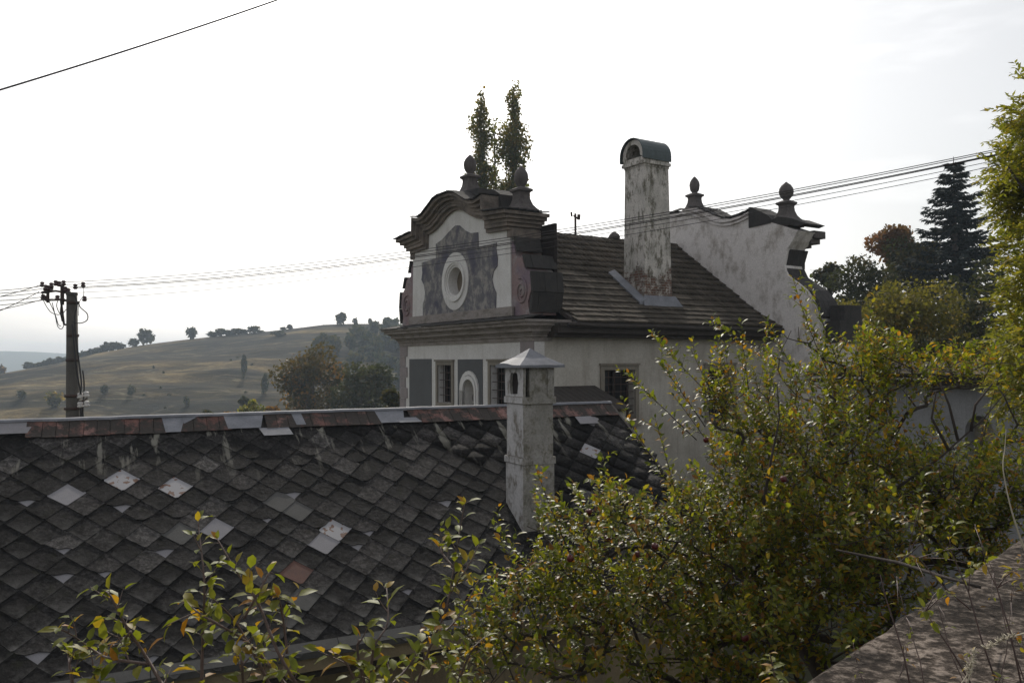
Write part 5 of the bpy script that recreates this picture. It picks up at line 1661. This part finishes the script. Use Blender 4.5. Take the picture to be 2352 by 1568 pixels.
def split_leaves(acc, parent, n_own, me, mat, massname):
    P_, M_ = leaf_arrays(acc)
    dist = np.linalg.norm(P_, axis=1) / np.maximum(np.linalg.norm(M_[:, :, 1], axis=1), .01)
    vx = P_[:, 0] / P_[:, 1] * FOC + 1176; vy = 831 - P_[:, 2] / P_[:, 1] * FOC
    hid = (vx < 0) | (vx > 2352) | (vy > 1560)
    order = np.argsort(dist + hid * 1e6)
    for i in order[:n_own]:
        m = Matrix([list(r) for r in M_[i]]).to_4x4(); m.translation = Vector(P_[i])
        piece('leaf', me, m, parent)
    rest_ = order[n_own:]
    if len(rest_):
        rn = rng.random(len(rest_))
        o = scatter(massname, LEAF_V, LEAF_F, M_[rest_], P_[rest_], rn, mat, parent); o['kind'] = 'stuff'
split_leaves(acc, apple, 300, LM, 'appleleaf', 'leaves')
print('apple leaves', len(acc), 'targets', len(tg))
# apples
ap_me = MB(); ap_me.lathe((0, 0, 0), [(.006, .020), (.015, .030), (.028, .024), (.034, .006), (.031, -.014), (.020, -.029), (.006, -.027)], 14)
ap_me = ap_me.mesh('apple', 'apple', smooth=True)
for px, py, Y in ((1395, 1236, 6.1), (1504, 1254, 6.1), (1310, 1282, 6.0), (1352, 1175, 6.3), (1467, 1272, 6.1), (1711, 1464, 5.6), (1622, 1010, 7.2), (1800, 1100, 6.3)):
    piece('apple', ap_me, Matrix.Translation(at(px, py, Y + .45)) @ Matrix.Rotation(random.uniform(-.4, .4), 4, 'X') @ Matrix.Scale(.82, 4), apple)

# ------------------------------------------------------------------ young apple shoots in the foreground
NLM = LM.copy(); NLM.name = 'near_leaf'; NLM.materials.clear(); NLM.materials.append(MAT['nearleaf'])
def sapling(label, stems, Y, ground_px, ls=.055, sp=.028, side=.6):
    ls *= 1.24
    gpt = at(ground_px, 1568, Y); zb = gz(gpt.x, gpt.y)
    t = empty('young_apple_tree', (gpt.x, gpt.y, zb), label, 'sapling', 'young apple shoots in front of the tiled roof')
    mb = MB(); acc = []
    for st in stems:
        pts = [at(x, y, Y + random.uniform(-.10, .10) + .02 * i) for i, (x, y) in enumerate(st)]
        # smooth path
        out = []
        for i in range(len(pts) - 1):
            a, b_, c_2, d_ = pts[max(i - 1, 0)], pts[i], pts[i + 1], pts[min(i + 2, len(pts) - 1)]
            for tt in (0, .25, .5, .75): out.append(.5 * ((2 * b_) + (-a + c_2) * tt + (2 * a - 5 * b_ + 4 * c_2 - d_) * tt * tt + (-a + 3 * b_ - 3 * c_2 + d_) * tt ** 3))
        out.append(pts[-1]); n = len(out) - 1
        foot = Vector((gpt.x, gpt.y, zb)); bot = out[0]
        if st[0][1] > 1540:
            pre = [foot.lerp(bot, k / 6) + Vector((0, 0, -.05)) * math.sin(PI * k / 6) for k in range(6)]
            mb.tube(pre + out, [.011 - .0006 * k for k in range(6)] + [lerp(.0068, .0022, k / n) for k in range(n + 1)], 6)
        else:
            mb.tube(out, [lerp(.0055, .0022, k / n) for k in range(n + 1)], 6)
        Ltot = sum((out[k + 1] - out[k]).length for k in range(n)); s_ = .03; ph = random.uniform(0, 6.28)
        acc_len = 0.0; k = 0
        while s_ < Ltot:
            while k < n and acc_len + (out[k + 1] - out[k]).length < s_:
                acc_len += (out[k + 1] - out[k]).length; k += 1
            if k >= n: break
            q = out[k].lerp(out[k + 1], (s_ - acc_len) / max(1e-6, (out[k + 1] - out[k]).length))
            ax = (out[k + 1] - out[k]).normalized(); tfrac = s_ / Ltot
            x = ax.cross(Vector((.2, .9, .3))).normalized(); y = ax.cross(x); ph += 2.4 + random.uniform(-.5, .5)
            rad = x * math.cos(ph) + y * math.sin(ph)
            op = lerp(1.0, .6, tfrac)
            if random.random() < side * .45 and tfrac < .85:
                shoot(mb, q, ax * .5 + rad * .8 + Vector((0, 0, .4)), random.uniform(.05, .13), .0028, .024, ls * .9, acc=acc)
            else:
                dl = (ax * .55 + rad * op + Vector((0, 0, random.gauss(-.05, .25)))).normalized()
                p2 = q + dl * ls * .35
                mb.tube([q, p2], [.0016, .0011], 4)
                acc.append((tuple(p2), tuple(dl), tuple(ax * .5 + Vector((0, -.25, 1))), ls * random.uniform(.65, 1.15)))
            s_ += sp * random.uniform(.6, 1.5)
        for k2 in range(3):   # tuft at the tip
            dl = ((out[-1] - out[-2]).normalized() + Vector((random.gauss(0, .6), random.gauss(0, .4), random.gauss(0, .3)))).normalized()
            acc.append((tuple(out[-1]), tuple(dl), (0, -.3, 1), ls * random.uniform(.5, .8)))
    obj('stem', mb, 'twig', t, smooth=True)
    split_leaves(acc, t, 300, NLM, 'nearleaf', 'leaves')
    return len(acc)
c1 = sapling('leftmost leafy young apple shoot low in front of the tiled roof', [[(389, 1600), (340, 1515), (286, 1430), (254, 1368), (241, 1356)], [(340, 1524), (262, 1513), (225, 1499), (172, 1462), (135, 1442)], [(170, 1590), (160, 1530), (156, 1500)], [(300, 1450), (270, 1480), (235, 1478)], [(220, 1590), (215, 1540)]], 2.9, 389, .048)
c2 = sapling('tallest many stemmed young apple shoot at the lower left', [[(462, 1600), (466, 1450), (469, 1335), (454, 1192)], [(700, 1600), (640, 1500), (593, 1384), (548, 1319), (499, 1237)], [(680, 1600), (573, 1478), (471, 1417), (425, 1380)], [(634, 1600), (548, 1438), (491, 1376)], [(660, 1500), (650, 1420), (640, 1370)], [(560, 1420), (610, 1330), (625, 1300)], [(560, 1600), (555, 1520), (545, 1490)]], 3.0, 640, .050)
c3 = sapling('short yellowing young apple shoot at the bottom centre', [[(852, 1600), (857, 1493), (890, 1430), (888, 1350)], [(830, 1600), (800, 1530), (775, 1500)], [(870, 1600), (930, 1540), (960, 1500)], [(845, 1600), (820, 1480), (855, 1470)], [(900, 1600), (890, 1520)]], 3.3, 850, .052)
c4 = sapling('tall single stemmed young apple shoot reaching up beside the apple tree', [[(940, 1620), (990, 1480), (1025, 1396), (1047, 1272), (1067, 1156)], [(990, 1480), (1050, 1420), (1100, 1330)], [(1040, 1300), (1010, 1260), (1020, 1240)], [(1030, 1620), (1080, 1500), (1114, 1462)], [(1035, 1360), (1075, 1300), (1100, 1250)]], 3.9, 950, .055)
print('sapling leaves', c1, c2, c3, c4)

# ------------------------------------------------------------------ weeds on the terrace
def weed(label, stem, Y, clusters, mat='nearleaf', ls=.03, r=.0035, sm='twig', nl=7):
    pts = [at(x, y, Y + dy) for x, y, dy in stem]
    t = empty('dry_weed', pts[0], label, 'weed', 'thin weeds growing on the terrace edge')
    mb = MB(); mb.tube(pts, [lerp(r, r * .4, k / (len(pts) - 1)) for k in range(len(pts))], 5)
    acc = []
    for cx_, cy_, n in clusters:
        c = at(cx_, cy_, Y)
        near = min(pts, key=lambda p: (p - c).length)
        mb.tube([near, near.lerp(c, .5) + Vector((0, 0, .01)), c], [r * .6, r * .5, r * .3], 4)
        for k in range(n):
            d = Vector((random.gauss(0, 1), random.gauss(0, .7), random.gauss(-.1, .7))).normalized()
            acc.append((tuple(c + d * .008), tuple(d), (random.gauss(0, .4), random.gauss(0, .4), 1), ls * random.uniform(.6, 1.3)))
    obj('stem', mb, sm, t, smooth=True)
    if acc: split_leaves(acc, t, 60, NLM, mat, 'leaves')
weed('thin brown weed stem with drooping leaf tufts crossing the terrace from lower right', [(2300, 1600, 0), (2255, 1470, 0), (2225, 1360, 0), (2183, 1262, 0), (2180, 1225, 0)], 2.9, [(2183, 1232, 7), (2190, 1205, 6), (2172, 1262, 5), (2205, 1330, 4), (2230, 1300, 6)])
weed('bare weed stem leaning left over the terrace corner, leftmost of the weeds', [(2100, 1620, 0), (2075, 1500, 0), (2050, 1420, 0), (2032, 1365, 0), (2022, 1320, 0)], 2.8, [(2035, 1370, 2), (2075, 1480, 2)], ls=.016)
weed('weed with a hanging tuft of pale green leaves above the terrace middle', [(2260, 1620, 0), (2190, 1500, 0), (2150, 1440, 0), (2125, 1405, 0)], 2.6, [(2125, 1400, 9), (2140, 1425, 6), (2180, 1365, 6), (2165, 1345, 4)])
weed('weed carrying small yellow green tufts just beyond the terrace edge', [(2230, 1400, .2), (2160, 1340, .2), (2110, 1280, .2), (2085, 1270, .2)], 3.4, [(2085, 1275, 8), (2120, 1225, 7), (2135, 1205, 6), (2112, 1165, 5), (2240, 1255, 8), (2232, 1295, 6)])
weed('upright brown weed at the right picture edge with rusty leaves', [(2352, 1600, 0), (2320, 1450, 0), (2290, 1350, 0), (2262, 1290, 0)], 2.7, [(2330, 1310, 6), (2345, 1330, 5), (2262, 1290, 4), (2300, 1560, 6), (2340, 1480, 4)])
weed('slanting dry weed stem low at the bottom right corner', [(2200, 1620, 0), (2232, 1540, 0), (2236, 1500, 0)], 2.4, [(2232, 1498, 4), (2228, 1530, 2)], ls=.02, sm='drygrass')
descr = ['thin bare weed stem low on the terrace, leaning right from the bottom edge', 'brown bare weed stem crossing the middle of the terrace', 'fine dry weed stem arching left near the right picture edge', 'short dry weed stem beside the tuft of pale green leaves',
         'long fine weed stem running up to the right picture edge', 'crooked brown weed stem at the terrace bottom centre']
for k, (xa, ya, xb, yb) in enumerate(((1990, 1620, 1960, 1480), (2130, 1620, 2060, 1330), (2352, 1560, 2240, 1210), (2240, 1620, 2105, 1290), (2280, 1620, 2345, 1280), (2060, 1610, 2090, 1450))):
    weed(descr[k], [(xa, ya, 0), (lerp(xa, xb, .35) + random.uniform(-12, 12), lerp(ya, yb, .35), .05), (lerp(xa, xb, .7) + random.uniform(-10, 10), lerp(ya, yb, .7), .1), (xb, yb, .12)], 2.6 + .1 * k,
         [(lerp(xa, xb, f_) + random.uniform(-14, 14), lerp(ya, yb, f_), 2) for f_ in (.55, .8)] + [(xb, yb, 4)], ls=.016, r=.0022)
def blade(label, pth, Y, r, head=None):
    pts = [at(x, y, Y) for x, y in pth]
    o_pts = []
    for i in range(len(pts) - 1):
        a, b_, c_2, d_ = pts[max(i - 1, 0)], pts[i], pts[i + 1], pts[min(i + 2, len(pts) - 1)]
        for tt in (0, .25, .5, .75): o_pts.append(.5 * ((2 * b_) + (-a + c_2) * tt + (2 * a - 5 * b_ + 4 * c_2 - d_) * tt * tt + (-a + 3 * b_ - 3 * c_2 + d_) * tt ** 3))
    o_pts.append(pts[-1]); n = len(o_pts)
    mb = MB(); mb.tube(o_pts, [r * (1 - .8 * k / n) for k in range(n)], 5)
    if head:
        for k in range(n // 2, n):
            for j in range(6):
                d = Vector((random.gauss(0, .5), random.gauss(0, .5), random.gauss(.3, .4))).normalized()
                mb.tube([o_pts[k], o_pts[k] + d * .016], [.0022, .0006], 4)
    obj('grass_stalk', mb, 'drygrass', None, tuple(pts[0]), True, label=label, cat='grass stalk')
blade('long pale curved grass stalk rising at the right picture edge', [(2370, 1300), (2345, 1240), (2320, 1160), (2304, 1078), (2308, 1030), (2311, 985)], 2.6, .0035)
blade('pale dry grass ear bending in from the bottom right edge', [(2400, 1448), (2352, 1454), (2305, 1468), (2265, 1489)], 2.2, .0026, True)
blade('short pale dry grass ear standing in the bottom right corner', [(2180, 1600), (2215, 1560), (2228, 1530), (2236, 1496)], 2.3, .0024, True)
mb = MB(); mb.tube([at(1920, 1262, 5.0), at(1990, 1277, 4.9), at(2066, 1292, 4.7), at(2160, 1322, 4.3), at(2251, 1348, 4.0)], [.006, .009, .011, .010, .008], 6)
mb.tube([at(2066, 1292, 4.7), at(2100, 1262, 4.8), at(2120, 1245, 4.8)], [.006, .004, .002], 5)
obj('bare_branch', mb, 'bark', None, tuple(at(2160, 1322, 4.3)), True, label='bare dark branch lying across the terrace edge under the apple tree', cat='branch')
rows = [(random.uniform(-1.5, 4.5), abs(random.gauss(0, .9)) + .04) for k in range(55)]
FP_ = np.array([tuple(TE(x, y, -1.183)) for x, y in rows])
FD_ = rng.normal(size=(len(rows), 3)); FD_[:, 2] *= .12
FU_ = rng.normal(size=(len(rows), 3)) * .25; FU_[:, 2] = 1
o_ = scatter('fallen_leaves', LEAF_V, LEAF_F, frames(FD_, FU_) * (rng.uniform(.022, .042, len(rows)))[:, None, None], FP_, rng.random(len(rows)) * .3, 'fallenleaf'); o_['kind'] = 'stuff'
# nettle like sprig in front of the terrace corner
nt_ = at(1790, 1600, 2.6)
t = empty('nettle', nt_, 'fresh green toothed sprig at the bottom edge left of the terrace corner', 'plant')
mb = MB(); top_ = at(1768, 1500, 2.6); mb.tube([nt_ - Vector((0, 0, .6)), nt_, top_], [.005, .004, .002], 5); obj('stem', mb, 'twig', t)
acc = []
for k in range(22):
    f = k / 21; q = nt_.lerp(top_, .25 + .75 * f); ph = k * 1.57 + (k // 2) * .4
    d = Vector((math.cos(ph), math.sin(ph), random.uniform(-.35, .35) + .3 * f)); acc.append((tuple(q), tuple(d), (0, 0, 1), lerp(.062, .028, f)))
split_leaves(acc, t, 60, NLM, 'nearleaf', 'leaves')

# ------------------------------------------------------------------ air
hb = MB()
hb.box(lambda x, y, z: Vector((x, y, z)), -1700, 1700, -30, 1900, -62, 46)
hz_o = obj('haze', hb, None, None, (0, 0, 0), kind='stuff')
hm = bpy.data.materials.new('haze_air'); hm.use_nodes = True
for n_ in list(hm.node_tree.nodes): hm.node_tree.nodes.remove(n_)
ho = hm.node_tree.nodes.new("ShaderNodeOutputMaterial"); hv = hm.node_tree.nodes.new("ShaderNodeVolumePrincipled")
hv.inputs['Color'].default_value = (0.72, 0.85, 1.0, 1); hv.inputs['Density'].default_value = 0.00045; hv.inputs['Anisotropy'].default_value = 0.15
hm.node_tree.links.new(hv.outputs[0], ho.inputs['Volume'])
hz_o.data.materials.append(hm)
